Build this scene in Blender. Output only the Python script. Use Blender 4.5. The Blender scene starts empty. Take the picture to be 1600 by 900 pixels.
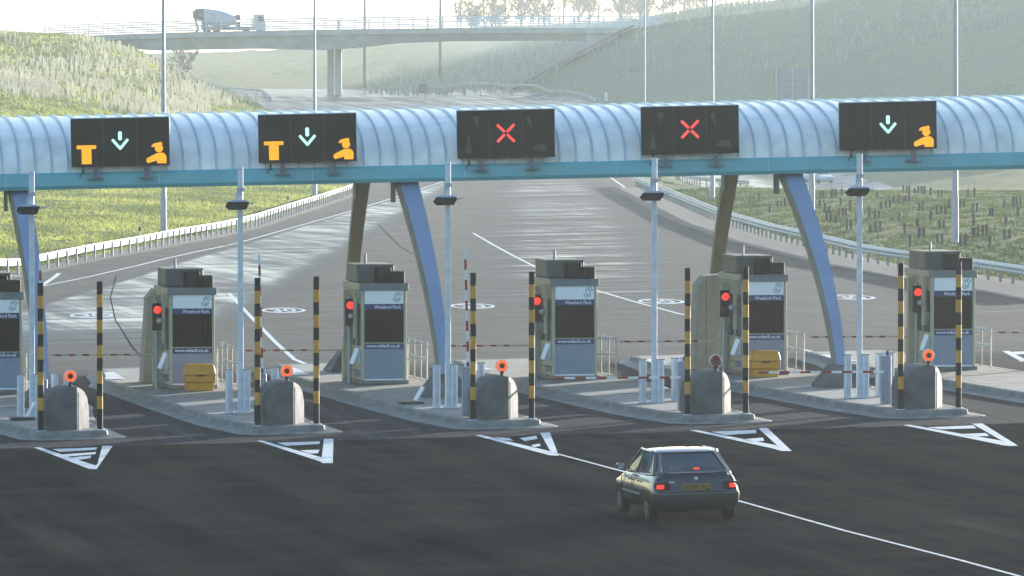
import bpy, bmesh, math, random
import numpy as np
from mathutils import Vector, Matrix
R = math.radians
random.seed(7); rng = np.random.default_rng(7)
scn = bpy.context.scene
COL = scn.collection

# ------------------------------------------------------------------ camera model
F = 11000.0; H = 8.167; PITCH = 0.02947; CF = 0.02036; FR = 0.0951; FA = 0.167
YH = 450 - F*math.tan(PITCH)
DROP = -0.18                                     # road below the island tops
O0 = Vector((-9.879, 168.585)); D = 5.2
rv = Vector((math.cos(FR), math.sin(FR))); av = Vector((-math.sin(FA), math.cos(FA)))

def gp(px, py, h=0.0):
    cp, sp = math.cos(PITCH), math.sin(PITCH)
    dx = (px-800)/F; dz = -(py-450)/F
    d = (dx, cp+dz*sp, -sp+dz*cp)
    t = (H-h)/(CF*d[0]-d[2])
    return Vector((d[0]*t, d[1]*t, h+CF*d[0]*t))
def IP(i, u, v, h=0.0):                          # island frame -> world
    p = O0 + rv*(i*D+u) + av*v
    return Vector((p.x, p.y, CF*p.x+h))

# ------------------------------------------------------------------ terrain
def interp(x, pts):
    xs = [p[0] for p in pts]; ys = [p[1] for p in pts]
    return np.interp(x, xs, ys)
REL = {  # offsets from the plaza road plane
 183: [(0, 0)], 60: [(0, 0)],
 45: [(-800, .8), (-500, .4), (-420, 0), (1700, 0), (2000, .5), (2600, 2)],
 35: [(-600, 1.3), (0, .25), (20, .0), (1400, 0), (1600, .3), (2000, 1)],
 28: [(-400, 1.8), (0, .9), (350, 0), (1150, 0), (1300, .15), (1450, .45), (1700, .7), (2200, 1.5)],
 23: [(-400, 2.4), (0, 1.4), (430, .1), (500, 0), (1080, 0), (1200, .2), (1280, .3), (1600, .1), (2000, .2)],
 21: [(-400, 3), (0, 1.7), (480, .1), (530, 0), (1030, 0), (1130, .1), (1280, -.3), (1600, -.8), (2000, 0)],
}
ABS = {  # absolute picture heights
 19: [(-400, 230), (0, 250), (450, 281), (550, 285.5), (950, 280), (1000, 281), (1053, 288), (1224, 306), (1410, 306), (1500, 295), (1600, 285), (2000, 240)],
 17: [(-400, 190), (0, 215), (450, 258), (520, 262), (950, 262), (1020, 268), (1100, 282), (1280, 300), (1400, 297), (1600, 262), (2000, 190)],
 15: [(-400, 120), (0, 160), (300, 205), (430, 222), (950, 222), (1050, 236), (1150, 268), (1280, 287), (1350, 282), (1450, 252), (1600, 205), (2000, 110)],
 13.3: [(-400, 60), (0, 105), (250, 150), (400, 190), (900, 190), (1000, 200), (1200, 245), (1300, 250), (1400, 205), (1600, 130), (2000, 10)],
 12.3: [(-400, 40), (0, 60), (130, 66), (220, 95), (330, 148), (400, 167), (930, 165), (1000, 158), (1100, 135), (1250, 102), (1400, 70), (1600, 25), (2000, -70)],
 11.9: [(-400, 30), (0, 50), (130, 56), (220, 80), (330, 141), (400, 158), (850, 156), (1000, 105), (1100, 82), (1250, 55), (1600, -20), (2000, -90)],
 11.5: [(-400, 30), (0, 51), (130, 57), (220, 82), (330, 143), (380, 150), (800, 147), (985, 47), (1080, 30), (1250, 12), (1600, -50), (2000, -110)],
 10.6: [(-400, 30), (0, 60), (130, 80), (200, 130), (250, 146), (700, 144), (900, 75), (1000, 42), (1170, 12), (1600, -50)],
 9.3: [(-400, 60), (0, 120), (100, 139), (600, 139), (760, 110), (900, 60), (1000, 36), (1170, 8), (1600, -50)],
 6.2: [(-400, 92), (0, 92), (220, 84), (430, 78), (560, 62), (700, 45), (1000, 30), (1170, 8), (1600, -50)],
 5.2: [(-400, 100), (0, 100), (220, 95), (430, 90), (700, 62), (1000, 48), (1600, -20)],
 3.6: [(0, 112)], 1.3: [(0, 118)],
}
PXS = np.arange(-2000, 4001, 4.0)
ST = []                                          # (Y, z over PXS)
def ksm(a, n):
    k = np.hanning(n+2)[1:-1]; k /= k.sum()
    return np.convolve(np.pad(a, n//2, mode='edge'), k, mode='valid')[:len(a)]
for s, tab in REL.items():
    X = (PXS-800)/s
    ST.append((F/s, CF*np.clip(X, -60, 60)+DROP+np.interp(PXS, [p[0] for p in tab], [p[1] for p in tab])))
for s, tab in ABS.items():
    py = ksm(np.interp(PXS, [p[0] for p in tab], [p[1] for p in tab]), 13)
    ST.append((F/s, H-(py-YH)/s))
ST.sort(key=lambda q: q[0])
YS = np.array([q[0] for q in ST]); ZT = np.array([q[1] for q in ST])
def terr(X, Y):
    X = np.atleast_1d(np.asarray(X, float)); Y = np.atleast_1d(np.asarray(Y, float))
    Yc = np.clip(Y, YS[0], YS[-1]-1e-6)
    k = np.clip(np.searchsorted(YS, Yc, side='right')-1, 0, len(YS)-2)
    t = (Yc-YS[k])/(YS[k+1]-YS[k])
    px = np.clip(800+F*X/np.maximum(Y, 1.0), PXS[0], PXS[-1]-1e-3)
    j = ((px-PXS[0])/4).astype(int); w = (px-PXS[j])/4
    za = ZT[k, j]*(1-w)+ZT[k, j+1]*w; zb = ZT[k+1, j]*(1-w)+ZT[k+1, j+1]*w
    z = za*(1-t)+zb*t
    near = Y < YS[2]-1                             # whole foreground: exact plane
    return np.where(near, CF*np.clip(X, -60, 60)+DROP, z)
def tz(x, y): return float(terr(x, y)[0])
def hit(px, py, y0=70., y1=1600.):
    Y = np.arange(y0, y1, 1.0); X = (px-800)/F*Y; Z = H-(py-YH)/F*Y
    b = Z < terr(X, Y)
    if not b.any(): return None
    k = int(np.argmax(b)); y = Y[k]
    lo, hi = y-1, y
    for _ in range(12):
        m = (lo+hi)/2
        if H-(py-YH)/F*m < tz((px-800)/F*m, m): hi = m
        else: lo = m
    x = (px-800)/F*hi
    return Vector((x, hi, tz(x, hi)))

# ------------------------------------------------------------------ materials
MATS = {}
def nt(name):
    m = bpy.data.materials.new(name); m.use_nodes = True
    n = m.node_tree; b = n.nodes['Principled BSDF']
    return m, n, b
def N(n, t, **kw):
    x = n.nodes.new(t)
    for k, v in kw.items():
        if k in x.inputs.keys() if isinstance(k, str) else False: x.inputs[k].default_value = v
        else: setattr(x, k, v)
    return x
def mixc(n, fac, a, b, mode='MIX'):
    m = n.nodes.new('ShaderNodeMix'); m.data_type = 'RGBA'; m.blend_type = mode
    for sock, val in ((m.inputs[0], fac), (m.inputs[6], a), (m.inputs[7], b)):
        if hasattr(val, 'is_output'): n.links.new(val, sock)
        elif isinstance(val, (int, float)): sock.default_value = val
        else: sock.default_value = (*val, 1)
    return m.outputs[2]
def math_(n, op, a, b=None, clamp=False):
    m = n.nodes.new('ShaderNodeMath'); m.operation = op; m.use_clamp = clamp
    for k, val in enumerate((a, b)):
        if val is None: continue
        if hasattr(val, 'is_output'): n.links.new(val, m.inputs[k])
        else: m.inputs[k].default_value = val
    return m.outputs[0]
def noise(n, vec, scale, detail=4, rough=.55, stretch=None, rot=0, loc=(0, 0, 0)):
    if stretch is not None:
        mp = n.nodes.new('ShaderNodeMapping'); mp.inputs['Scale'].default_value = stretch
        if rot:
            r0 = n.nodes.new('ShaderNodeMapping'); r0.inputs['Rotation'].default_value = (0, 0, rot); r0.inputs['Location'].default_value = loc
            n.links.new(vec, r0.inputs[0]); n.links.new(r0.outputs[0], mp.inputs[0])
        else: n.links.new(vec, mp.inputs[0])
        vec = mp.outputs[0]
    t = n.nodes.new('ShaderNodeTexNoise'); t.inputs['Scale'].default_value = scale
    t.inputs['Detail'].default_value = detail; t.inputs['Roughness'].default_value = rough
    n.links.new(vec, t.inputs['Vector']); return t.outputs['Fac']
def ramp(n, fac, lo, hi):
    m = n.nodes.new('ShaderNodeMapRange'); m.clamp = True
    m.inputs[1].default_value = lo; m.inputs[2].default_value = hi
    n.links.new(fac, m.inputs[0]); return m.outputs[0]
def pm(name, col, rough=.6, metal=0, var=.12, scale=3., bump=0, bscale=30, coat=0, col2=None, spec=.5, emit=None, es=0):
    if name in MATS: return MATS[name]
    m, n, b = nt(name)
    tc = n.nodes.new('ShaderNodeTexCoord').outputs['Object']
    f = noise(n, tc, scale, 5)
    c2 = col2 or tuple(max(0, c*(1-var*2.2)) for c in col); c1 = tuple(min(1, c*(1+var*.6)) for c in col)
    n.links.new(mixc(n, ramp(n, f, .3, .7), c2, c1), b.inputs['Base Color'])
    b.inputs['Roughness'].default_value = rough; b.inputs['Metallic'].default_value = metal
    b.inputs['Specular IOR Level'].default_value = spec
    rr = noise(n, tc, scale*4, 3)
    mr = n.nodes.new('ShaderNodeMapRange'); mr.inputs[3].default_value = rough*.8; mr.inputs[4].default_value = min(1, rough*1.2)
    n.links.new(rr, mr.inputs[0]); n.links.new(mr.outputs[0], b.inputs['Roughness'])
    if coat: b.inputs['Coat Weight'].default_value = coat; b.inputs['Coat Roughness'].default_value = .05
    if bump:
        bp = n.nodes.new('ShaderNodeBump'); bp.inputs['Strength'].default_value = bump; bp.inputs['Distance'].default_value = .02
        n.links.new(noise(n, tc, bscale, 6), bp.inputs['Height']); n.links.new(bp.outputs[0], b.inputs['Normal'])
    if emit: b.inputs['Emission Color'].default_value = (*emit, 1); b.inputs['Emission Strength'].default_value = es
    MATS[name] = m; return m

def road_material():
    m, n, b = nt('asphalt')
    P = n.nodes.new('ShaderNodeNewGeometry').outputs['Position']
    fine = noise(n, P, 9, 6, .7)
    mott = noise(n, P, .35, 5, .6)
    streak = noise(n, P, 1.0, 5, .6, stretch=(1.0, .045, 1), rot=-FA)
    streak2 = noise(n, P, 1.0, 4, .6, stretch=(3.2, .03, 1), rot=-FA*.6)
    cross = noise(n, P, 1.0, 5, .65, stretch=(.05, .55, 1), rot=-FR)
    # distance along the islands' direction from the row of nose posts
    sx = n.nodes.new('ShaderNodeSeparateXYZ'); n.links.new(P, sx.inputs[0])
    c, s_ = math.cos(FR), math.sin(FR)
    w0 = -(-O0.x*s_*-1)  # placeholder, real offset below
    w = math_(n, 'ADD', math_(n, 'MULTIPLY', sx.outputs[0], -s_), math_(n, 'MULTIPLY', sx.outputs[1], c))
    base = -O0.x*s_*1 + O0.y*c
    w = math_(n, 'SUBTRACT', w, float(-O0.x*s_+O0.y*c))
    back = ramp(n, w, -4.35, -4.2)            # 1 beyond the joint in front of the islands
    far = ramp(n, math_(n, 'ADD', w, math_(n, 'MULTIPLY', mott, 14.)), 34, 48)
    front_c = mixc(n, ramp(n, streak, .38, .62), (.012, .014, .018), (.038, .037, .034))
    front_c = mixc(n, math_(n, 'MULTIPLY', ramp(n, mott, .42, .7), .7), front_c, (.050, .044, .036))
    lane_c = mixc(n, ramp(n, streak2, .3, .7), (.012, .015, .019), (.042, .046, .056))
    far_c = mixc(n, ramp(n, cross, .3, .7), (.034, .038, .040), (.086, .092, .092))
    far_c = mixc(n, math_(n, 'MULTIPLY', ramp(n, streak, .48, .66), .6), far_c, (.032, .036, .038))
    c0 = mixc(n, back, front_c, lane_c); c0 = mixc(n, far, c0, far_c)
    c0 = mixc(n, ramp(n, fine, .35, .65), mixc(n, .25, c0, (.01, .01, .01)), c0)
    # damp patch: smoother surface, a diagonal band beyond the booths
    u = math_(n, 'ADD', math_(n, 'MULTIPLY', sx.outputs[0], 1.0), math_(n, 'MULTIPLY', sx.outputs[1], -.0178))
    edge = math_(n, 'ADD', u, math_(n, 'MULTIPLY', cross, 3.))
    damp = math_(n, 'MULTIPLY', math_(n, 'MULTIPLY', ramp(n, edge, -12.2, -14.2), ramp(n, math_(n, 'ADD', w, math_(n, 'MULTIPLY', cross, 26.)), 66, 92)), 1.0)
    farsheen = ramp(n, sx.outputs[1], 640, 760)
    vv = math_(n, 'ADD', sx.outputs[0], math_(n, 'MULTIPLY', sx.outputs[1], -.042))
    damp = math_(n, 'MULTIPLY', damp, ramp(n, vv, -30.1, -29.5))
    d2 = math_(n, 'MULTIPLY', math_(n, 'MULTIPLY', ramp(n, cross, .44, .58), ramp(n, w, 75, 110)), math_(n, 'MULTIPLY', ramp(n, sx.outputs[0], -3.5, 1.0), ramp(n, sx.outputs[0], 9.0, 5.0)))
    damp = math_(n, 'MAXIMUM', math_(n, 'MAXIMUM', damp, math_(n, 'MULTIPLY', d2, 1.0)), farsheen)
    damp = math_(n, 'MULTIPLY', damp, math_(n, 'ADD', .55, math_(n, 'MULTIPLY', ramp(n, math_(n, 'ADD', math_(n, 'MULTIPLY', streak, .5), math_(n, 'MULTIPLY', cross, .5)), .4, .6), .45)))
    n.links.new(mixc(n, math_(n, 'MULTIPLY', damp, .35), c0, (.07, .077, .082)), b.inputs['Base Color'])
    r0 = n.nodes.new('ShaderNodeMapRange'); r0.inputs[3].default_value = .85; r0.inputs[4].default_value = .31
    n.links.new(damp, r0.inputs[0])
    nearm = ramp(n, w, -26, -34)
    sl = math_(n, 'MULTIPLY', math_(n, 'MULTIPLY', ramp(n, noise(n, P, .55, 3, .5, stretch=(1.0, .09, 1), rot=-FA), .60, .85), .16), nearm)
    rr = math_(n, 'SUBTRACT', r0.outputs[0], math_(n, 'MULTIPLY', sl, .45))
    n.links.new(rr, b.inputs['Roughness'])
    spc = n.nodes.new('ShaderNodeMapRange'); spc.inputs[3].default_value = .02; spc.inputs[4].default_value = .5
    n.links.new(math_(n, 'MAXIMUM', math_(n, 'MAXIMUM', damp, math_(n, 'MULTIPLY', sl, .7)), math_(n, 'MULTIPLY', back, .55)), spc.inputs[0]); n.links.new(spc.outputs[0], b.inputs['Specular IOR Level'])
    bp = n.nodes.new('ShaderNodeBump'); bp.inputs['Strength'].default_value = .5; bp.inputs['Distance'].default_value = .006
    n.links.new(noise(n, P, 25, 6, .75), bp.inputs['Height']); n.links.new(bp.outputs[0], b.inputs['Normal'])
    df = n.nodes.new('ShaderNodeBsdfDiffuse'); df.inputs['Roughness'].default_value = .6
    n.links.new(b.inputs['Base Color'].links[0].from_socket, df.inputs['Color']); n.links.new(bp.outputs[0], df.inputs['Normal'])
    mx = n.nodes.new('ShaderNodeMixShader')
    share = math_(n, 'MAXIMUM', math_(n, 'MAXIMUM', math_(n, 'ADD', .08, math_(n, 'MULTIPLY', back, .30)), math_(n, 'MAXIMUM', math_(n, 'MULTIPLY', far, .62), damp)), math_(n, 'MULTIPLY', sl, 2.0), clamp=True)
    n.links.new(share, mx.inputs[0]); n.links.new(df.outputs[0], mx.inputs[1]); n.links.new(b.outputs[0], mx.inputs[2])
    n.links.new(mx.outputs[0], n.nodes['Material Output'].inputs[0])
    return m
def grass_material(name, a, b_, c_, sc=.5):
    m, n, b = nt(name)
    P = n.nodes.new('ShaderNodeNewGeometry').outputs['Position']
    f = noise(n, P, sc, 6, .65, stretch=(1, .35, 1)); g = noise(n, P, sc*9, 5, .7, stretch=(1, .5, 1)); l = noise(n, P, sc*.12, 3, .5)
    c0 = mixc(n, ramp(n, f, .35, .65), a, b_)
    c0 = mixc(n, math_(n, 'MULTIPLY', ramp(n, g, .5, .75), .6), c0, c_)
    c0 = mixc(n, math_(n, 'MULTIPLY', ramp(n, l, .4, .65), .5), c0, a)
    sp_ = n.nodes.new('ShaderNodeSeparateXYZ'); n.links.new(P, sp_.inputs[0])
    pale = mixc(n, ramp(n, g, .35, .65), (.10, .15, .08), (.25, .29, .20))  # pale hillside grass, lightened on far right slopes to add haze brightness
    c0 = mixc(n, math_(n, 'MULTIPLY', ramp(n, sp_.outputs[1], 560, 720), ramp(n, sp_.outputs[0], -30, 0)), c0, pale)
    n.links.new(c0, b.inputs['Base Color']); b.inputs['Roughness'].default_value = .9
    b.inputs['Specular IOR Level'].default_value = .15
    bp = n.nodes.new('ShaderNodeBump'); bp.inputs['Strength'].default_value = 1; bp.inputs['Distance'].default_value = .25
    n.links.new(g, bp.inputs['Height']); n.links.new(bp.outputs[0], b.inputs['Normal'])
    return m
M = {}
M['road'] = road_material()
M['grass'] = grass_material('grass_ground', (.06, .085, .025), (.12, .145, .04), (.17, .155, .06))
def blade(name, a, b_, tr=.5):
    m, n, b = nt(name)
    P = n.nodes.new('ShaderNodeNewGeometry').outputs['Position']
    f = ramp(n, noise(n, P, .16, 6, .62, stretch=(1, .3, 1)), .40, .60); c = mixc(n, f, a, b_)
    n.links.new(c, b.inputs['Base Color']); b.inputs['Roughness'].default_value = .8; b.inputs['Specular IOR Level'].default_value = .2
    t = n.nodes.new('ShaderNodeBsdfTranslucent'); n.links.new(c, t.inputs[0]); mx = n.nodes.new('ShaderNodeMixShader'); mx.inputs[0].default_value = tr
    n.links.new(b.outputs[0], mx.inputs[1]); n.links.new(t.outputs[0], mx.inputs[2]); n.links.new(mx.outputs[0], n.nodes['Material Output'].inputs[0])
    return m
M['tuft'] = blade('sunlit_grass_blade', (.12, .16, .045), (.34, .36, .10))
M['tube'] = blade('pale_tree_tube', (.62, .60, .50), (.75, .72, .62), .6)
M['tubedim'] = blade('grey_green_tree_tube', (.42, .45, .40), (.5, .52, .47), .4)
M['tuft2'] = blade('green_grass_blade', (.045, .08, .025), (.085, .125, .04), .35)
M['gravel'] = pm('gravel', (.10, .10, .095), .95, var=.35, scale=8, bump=1, bscale=12)
M['paint'] = pm('road_paint', (.62, .65, .66), .6, var=.15, scale=4)
M['conc'] = pm('concrete', (.20, .20, .185), .85, var=.22, scale=2.2, bump=.3, bscale=40)
M['conc_dark'] = pm('weathered_concrete', (.115, .12, .12), .85, var=.25, scale=2.5, bump=.3, bscale=30)
M['paving'] = pm('island_paving', (.25, .245, .225), .85, var=.18, scale=1.3, bump=.3, bscale=30)
M['kerb'] = pm('kerb_concrete', (.22, .22, .205), .8, var=.2, scale=3, bump=.2, bscale=30)
M['black'] = pm('black_paint', (.009, .009, .010), .6, var=.1, spec=.2)
M['yellow'] = pm('yellow_paint', (.56, .26, .015), .5, var=.12)
M['ybin'] = pm('yellow_plastic', (.62, .27, .01), .45, var=.08)
M['red'] = pm('red_paint', (.30, .015, .02), .5, var=.1)
M['white'] = pm('white_paint', (.72, .73, .74), .45, var=.05)
M['galv'] = pm('galvanised_steel', (.58, .63, .69), .5, .1, var=.1, scale=5)
M['galvb'] = pm('guardrail_steel', (.44, .45, .43), .5, .15, var=.15, scale=4)
M['railpost'] = pm('dull_rail_post_steel', (.34, .35, .35), .6, .1, var=.15, scale=4)
M['shield'] = pm('pale_shield_panel', (.30, .315, .29), .7, var=.1)
M['column'] = pm('lamp_column_steel', (.36, .40, .46), .45, .3, var=.08)
M['cream'] = pm('cream_panel', (.40, .39, .28), .5, var=.08)
M['lgrey'] = pm('pale_grey_panel', (.20, .25, .33), .45, var=.05)
M['header'] = pm('white_header_panel', (.84, .87, .90), .4, var=.02)
M['navy'] = pm('navy_band', (.015, .028, .14), .4, var=.05)
M['letter'] = pm('white_lettering', (.75, .78, .85), .5, var=.02)
M['logo'] = pm('blue_grey_logo', (.10, .18, .28), .5, var=.02)
M['trim'] = pm('grey_green_trim', (.15, .18, .185), .5, var=.1)
M['ac'] = pm('roof_unit_grey', (.085, .10, .095), .55, var=.12)
M['shell'] = pm('blue_grey_roof_sheet', (.84, .83, .79), .3, .0, var=.12, scale=1.2)
M['rib'] = pm('blue_roof_rib', (.36, .52, .62), .4, .3, var=.08)
M['teal'] = pm('teal_fascia', (.10, .39, .45), .4, var=.08, scale=1)
M['legblue'] = pm('periwinkle_steel', (.22, .28, .41), .4, var=.06, scale=1)
M['legcream'] = pm('olive_cream_steel', (.19, .175, .115), .5, var=.1, scale=1)
M['signblack'] = pm('sign_face_black', (.006, .008, .007), .5, var=.1, spec=.2)
M['signghost'] = pm('unlit_pixels', (.030, .030, .026), .5, var=.1)
M['frame'] = pm('sign_frame', (.12, .11, .15), .5)
def em(name, c, s): return pm(name, tuple(x*.25 for x in c), .5, emit=c, es=s, var=.02)
M['e_amber'] = em('lit_amber', (1, .42, .0), .30)
M['e_red'] = em('lit_red_cross', (1, .07, .06), .3)
M['e_redlamp'] = em('lit_red_lamp', (1, .04, .02), .36)
M['e_green'] = em('lit_green_arrow', (.5, 1, .82), .32)
M['e_orange'] = em('lit_orange_lens', (1, .15, .03), .25)  # mild emission stands in for sun shining through the beacon lens
M['dullorange'] = pm('unlit_orange_lens', (.25, .05, .015), .3)
M['e_tail'] = em('lit_tail_lamp', (1, .05, .02), .3)
M['taildark'] = pm('dark_tail_lens', (.05, .012, .012), .2)
M['rubber'] = pm('tyre_rubber', (.012, .012, .012), .8)
M['rim'] = pm('dark_steel_rim', (.08, .08, .085), .4, .5)
M['carpaint'] = pm('dark_blue_green_car_paint', (.003, .006, .011), .25, 0, var=.05, coat=.8)
M['plastic'] = pm('black_plastic', (.015, .017, .018), .5)
M['plate'] = pm('yellow_number_plate', (.30, .20, .03), .5, var=.03)
M['seat'] = pm('dark_seat_fabric', (.03, .032, .035), .9)
M['silver'] = pm('silver_car_paint', (.55, .58, .6), .3, .2, coat=.6)

M['guard'] = pm('dark_mesh_tree_guard', (.055, .062, .050), .9, var=.2)
M['bark'] = pm('bare_bark', (.07, .06, .05), .9, var=.2)
M['bridge'] = pm('bridge_concrete', (.40, .41, .38), .85, var=.12, scale=.4)
M['mixer'] = pm('mixer_drum_paint', (.44, .46, .50), .5, var=.1)
M['truckdark'] = pm('truck_chassis_paint', (.13, .13, .13), .6)
M['truckcab'] = pm('truck_cab_paint', (.38, .43, .45), .4)
M['signback'] = pm('sign_back_grey', (.22, .24, .26), .6, var=.06)
M['tarm'] = pm('faded_cream_arm', (.55, .50, .36), .5)
def glassmat(name, col, tr, rough=.05, spec=.3):
    m, n, b = nt(name)
    b.inputs['Base Color'].default_value = (*col, 1); b.inputs['Roughness'].default_value = rough; b.inputs['Specular IOR Level'].default_value = spec
    t = n.nodes.new('ShaderNodeBsdfTransparent'); mx = n.nodes.new('ShaderNodeMixShader'); mx.inputs[0].default_value = tr
    out = n.nodes['Material Output']
    n.links.new(b.outputs[0], mx.inputs[1]); n.links.new(t.outputs[0], mx.inputs[2]); n.links.new(mx.outputs[0], out.inputs[0])
    return m
M['glass'] = glassmat('dark_booth_glass', (.008, .008, .006), .10, spec=.08)
M['carglass'] = glassmat('car_glass', (.06, .085, .11), .38, .03, spec=.5)

# ------------------------------------------------------------------ mesh builder
class MB:
    def __init__(s): s.v = []; s.f = []; s.m = []; s.mi = 0
    def add(s, vs, fs):
        o = len(s.v); s.v += [tuple(v) for v in vs]
        for f in fs: s.f.append([o+k for k in f]); s.m.append(s.mi)
        return s
    def box(s, x0, x1, y0, y1, z0, z1, T=None):
        vs = [Vector((x, y, z)) for z in (z0, z1) for y in (y0, y1) for x in (x0, x1)]
        if T is not None: vs = [T @ v for v in vs]
        return s.add(vs, [(0, 2, 3, 1), (4, 5, 7, 6), (0, 1, 5, 4), (2, 6, 7, 3), (0, 4, 6, 2), (1, 3, 7, 5)])
    def cyl(s, p0, p1, r0, r1=None, n=12, cap=True):
        p0 = Vector(p0); p1 = Vector(p1); r1 = r0 if r1 is None else r1
        d = (p1-p0).normalized(); a = d.orthogonal().normalized(); b = d.cross(a)
        vs = []
        for p, r in ((p0, r0), (p1, r1)):
            for k in range(n):
                t = 2*math.pi*k/n; vs.append(p+a*math.cos(t)*r+b*math.sin(t)*r)
        fs = [(k, (k+1) % n, n+(k+1) % n, n+k) for k in range(n)]
        if cap: fs += [tuple(range(n))[::-1], tuple(range(n, 2*n))]
        return s.add(vs, fs)
    def tube(s, pts, r, n=8):
        for a, b in zip(pts[:-1], pts[1:]): s.cyl(a, b, r, n=n)
        return s
    def loft(s, rings, close=True, caps=True):
        n = len(rings[0]); vs = [v for r in rings for v in r]; fs = []
        for i in range(len(rings)-1):
            for k in range(n if close else n-1):
                a = i*n+k; b = i*n+(k+1) % n; fs.append((a, b, b+n, a+n))
        if caps and close: fs += [tuple(range(n))[::-1], tuple(range((len(rings)-1)*n, len(rings)*n))]
        return s.add(vs, fs)
    def prism(s, pts, y0, y1, axis='y'):         # polygon in (x,z) pushed along y
        n = len(pts)
        if axis == 'y': vs = [(p[0], y, p[1]) for y in (y0, y1) for p in pts]
        elif axis == 'x': vs = [(y, p[0], p[1]) for y in (y0, y1) for p in pts]
        else: vs = [(p[0], p[1], y) for y in (y0, y1) for p in pts]
        fs = [(k, (k+1) % n, n+(k+1) % n, n+k) for k in range(n)]+[tuple(range(n))[::-1], tuple(range(n, 2*n))]
        return s.add(vs, fs)
    def sphere(s, c, r, seg=10, rings=7, sc=(1, 1, 1)):
        c = Vector(c); R_ = []
        for i in range(1, rings):
            t = math.pi*i/rings
            R_.append([c+Vector((r*sc[0]*math.sin(t)*math.cos(2*math.pi*k/seg), r*sc[1]*math.sin(t)*math.sin(2*math.pi*k/seg), r*sc[2]*math.cos(t))) for k in range(seg)])
        return s.loft(R_)
    def build(s, name, mats, parent=None, smooth=False, bevel=0, loc=None, fix=True):
        me = bpy.data.meshes.new(name); me.from_pydata(s.v, [], s.f)
        if not isinstance(mats, (list, tuple)): mats = [mats]
        for m in mats: me.materials.append(M[m] if isinstance(m, str) else m)
        if len(mats) > 1: me.polygons.foreach_set('material_index', s.m)
        if fix:
            bm = bmesh.new(); bm.from_mesh(me); bmesh.ops.recalc_face_normals(bm, faces=bm.faces); bm.to_mesh(me); bm.free()
        o = bpy.data.objects.new(name, me); COL.objects.link(o)
        if smooth:
            me.polygons.foreach_set('use_smooth', [True]*len(me.polygons))
            me.set_sharp_from_angle(angle=R(40))
        if bevel:
            b = o.modifiers.new('edge', 'BEVEL'); b.width = bevel; b.segments = 2; b.limit_method = 'ANGLE'; b.angle_limit = R(40)
        if parent is not None: o.parent = parent
        if loc is not None: o.location = loc
        return o
def tag(o, label=None, cat=None, group=None, kind=None):
    for k, v in (('label', label), ('category', cat), ('group', group), ('kind', kind)):
        if v: o[k] = v
    return o
def thing(name, loc, rz, label, cat, group=None, rx=0, ry=0):
    o = bpy.data.objects.new(name, None); COL.objects.link(o); o.empty_display_size = .3
    o.location = loc; o.rotation_euler = (rx, ry, rz)
    return tag(o, label, cat, group)
def struct(o): o['kind'] = 'structure'; return o
def kids(o): return [c for c in bpy.data.objects if c.parent == o]
def dup(root, loc=None, rz=None, label=None, scale=None):
    def cp(o, par):
        c = o.copy(); COL.objects.link(c); c.parent = par
        for ch in TREE.get(o.name, None) or kids(o): cp(ch, c)
        return c
    c = cp(root, None)
    if loc is not None: c.location = loc
    if rz is not None: c.rotation_euler.z = rz
    if label: c['label'] = label
    if scale: c.scale = (scale,)*3
    return c
TREE = {}
def text_mesh(body, size, extrude=.004, align='LEFT'):
    cu = bpy.data.curves.new('lettering', 'FONT'); cu.body = body; cu.size = size; cu.extrude = extrude; cu.align_x = align; cu.offset = size*.012
    o = bpy.data.objects.new('lettering', cu); COL.objects.link(o)
    bpy.context.view_layer.update()
    me = bpy.data.meshes.new_from_object(o.evaluated_get(bpy.context.evaluated_depsgraph_get()))
    bpy.data.objects.remove(o); bpy.data.curves.remove(cu)
    return me
def text(body, size, mat, parent, loc, width=None, rot=(R(90), 0, 0), name='lettering'):
    me = text_mesh(body, size); me.materials.clear(); me.materials.append(M[mat])
    xs = [v.co.x for v in me.vertices]; w = max(xs)-min(xs)
    if width:
        for v in me.vertices: v.co.x = (v.co.x-min(xs))*width/w
    o = bpy.data.objects.new(name, me); COL.objects.link(o); o.parent = parent; o.location = loc; o.rotation_euler = rot
    return o
ORD = ['leftmost', 'second from left', 'third from left', 'fourth from left', 'fifth from left', 'rightmost']

# ------------------------------------------------------------------ ground, road
LX = [(60, -45), (183, -45)]
EL = {183: -45, 60: -35, 50: -31, 40: -26, 35.3: -22.7, 31.2: -18.8, 26.5: -15.1, 20.7: -12.1, 19: -11.9, 17: -12.9, 15: -16.5, 13.3: -23, 12.3: -31, 11.5: -35, 10.6: -43, 9.3: -52, 8: -52, 1: -52}
ER = {183: 45, 60: 27, 50: 23, 41.1: 19.5, 35.3: 15.4, 30.7: 13.0, 27.1: 11.5, 23.3: 10.5, 20.3: 9.4, 19: 9.3, 17: 9.3, 15: 9.4, 13.3: 9.8, 12.3: 10.0, 11.9: 4.5, 11.5: 0, 10.6: -13, 9.3: -30, 8: -50, 1: -50}
def edge(tab, Y):
    ys = sorted((F/s, x) for s, x in tab.items()); return np.interp(Y, [q[0] for q in ys], [q[1] for q in ys])
rowsY = np.concatenate([np.arange(60, 250, 10), np.arange(250, 560, 3), np.arange(560, 1400, 5), np.geomspace(1400, 8400, 26)])
rowsY = np.sort(np.unique(np.concatenate([rowsY, YS[(YS > 60) & (YS < 8400)]])))
el = edge(EL, rowsY)-0.6; er = edge(ER, rowsY)+0.6
NL, NM, NR = 70, 44, 100
def far_left(Y): return -max(90, .30*Y+40)
def far_right(Y): return max(90, .35*Y+40)
ground = MB(); road = MB(); gv = MB()
gl = []; gr = []; gm = []
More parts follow.
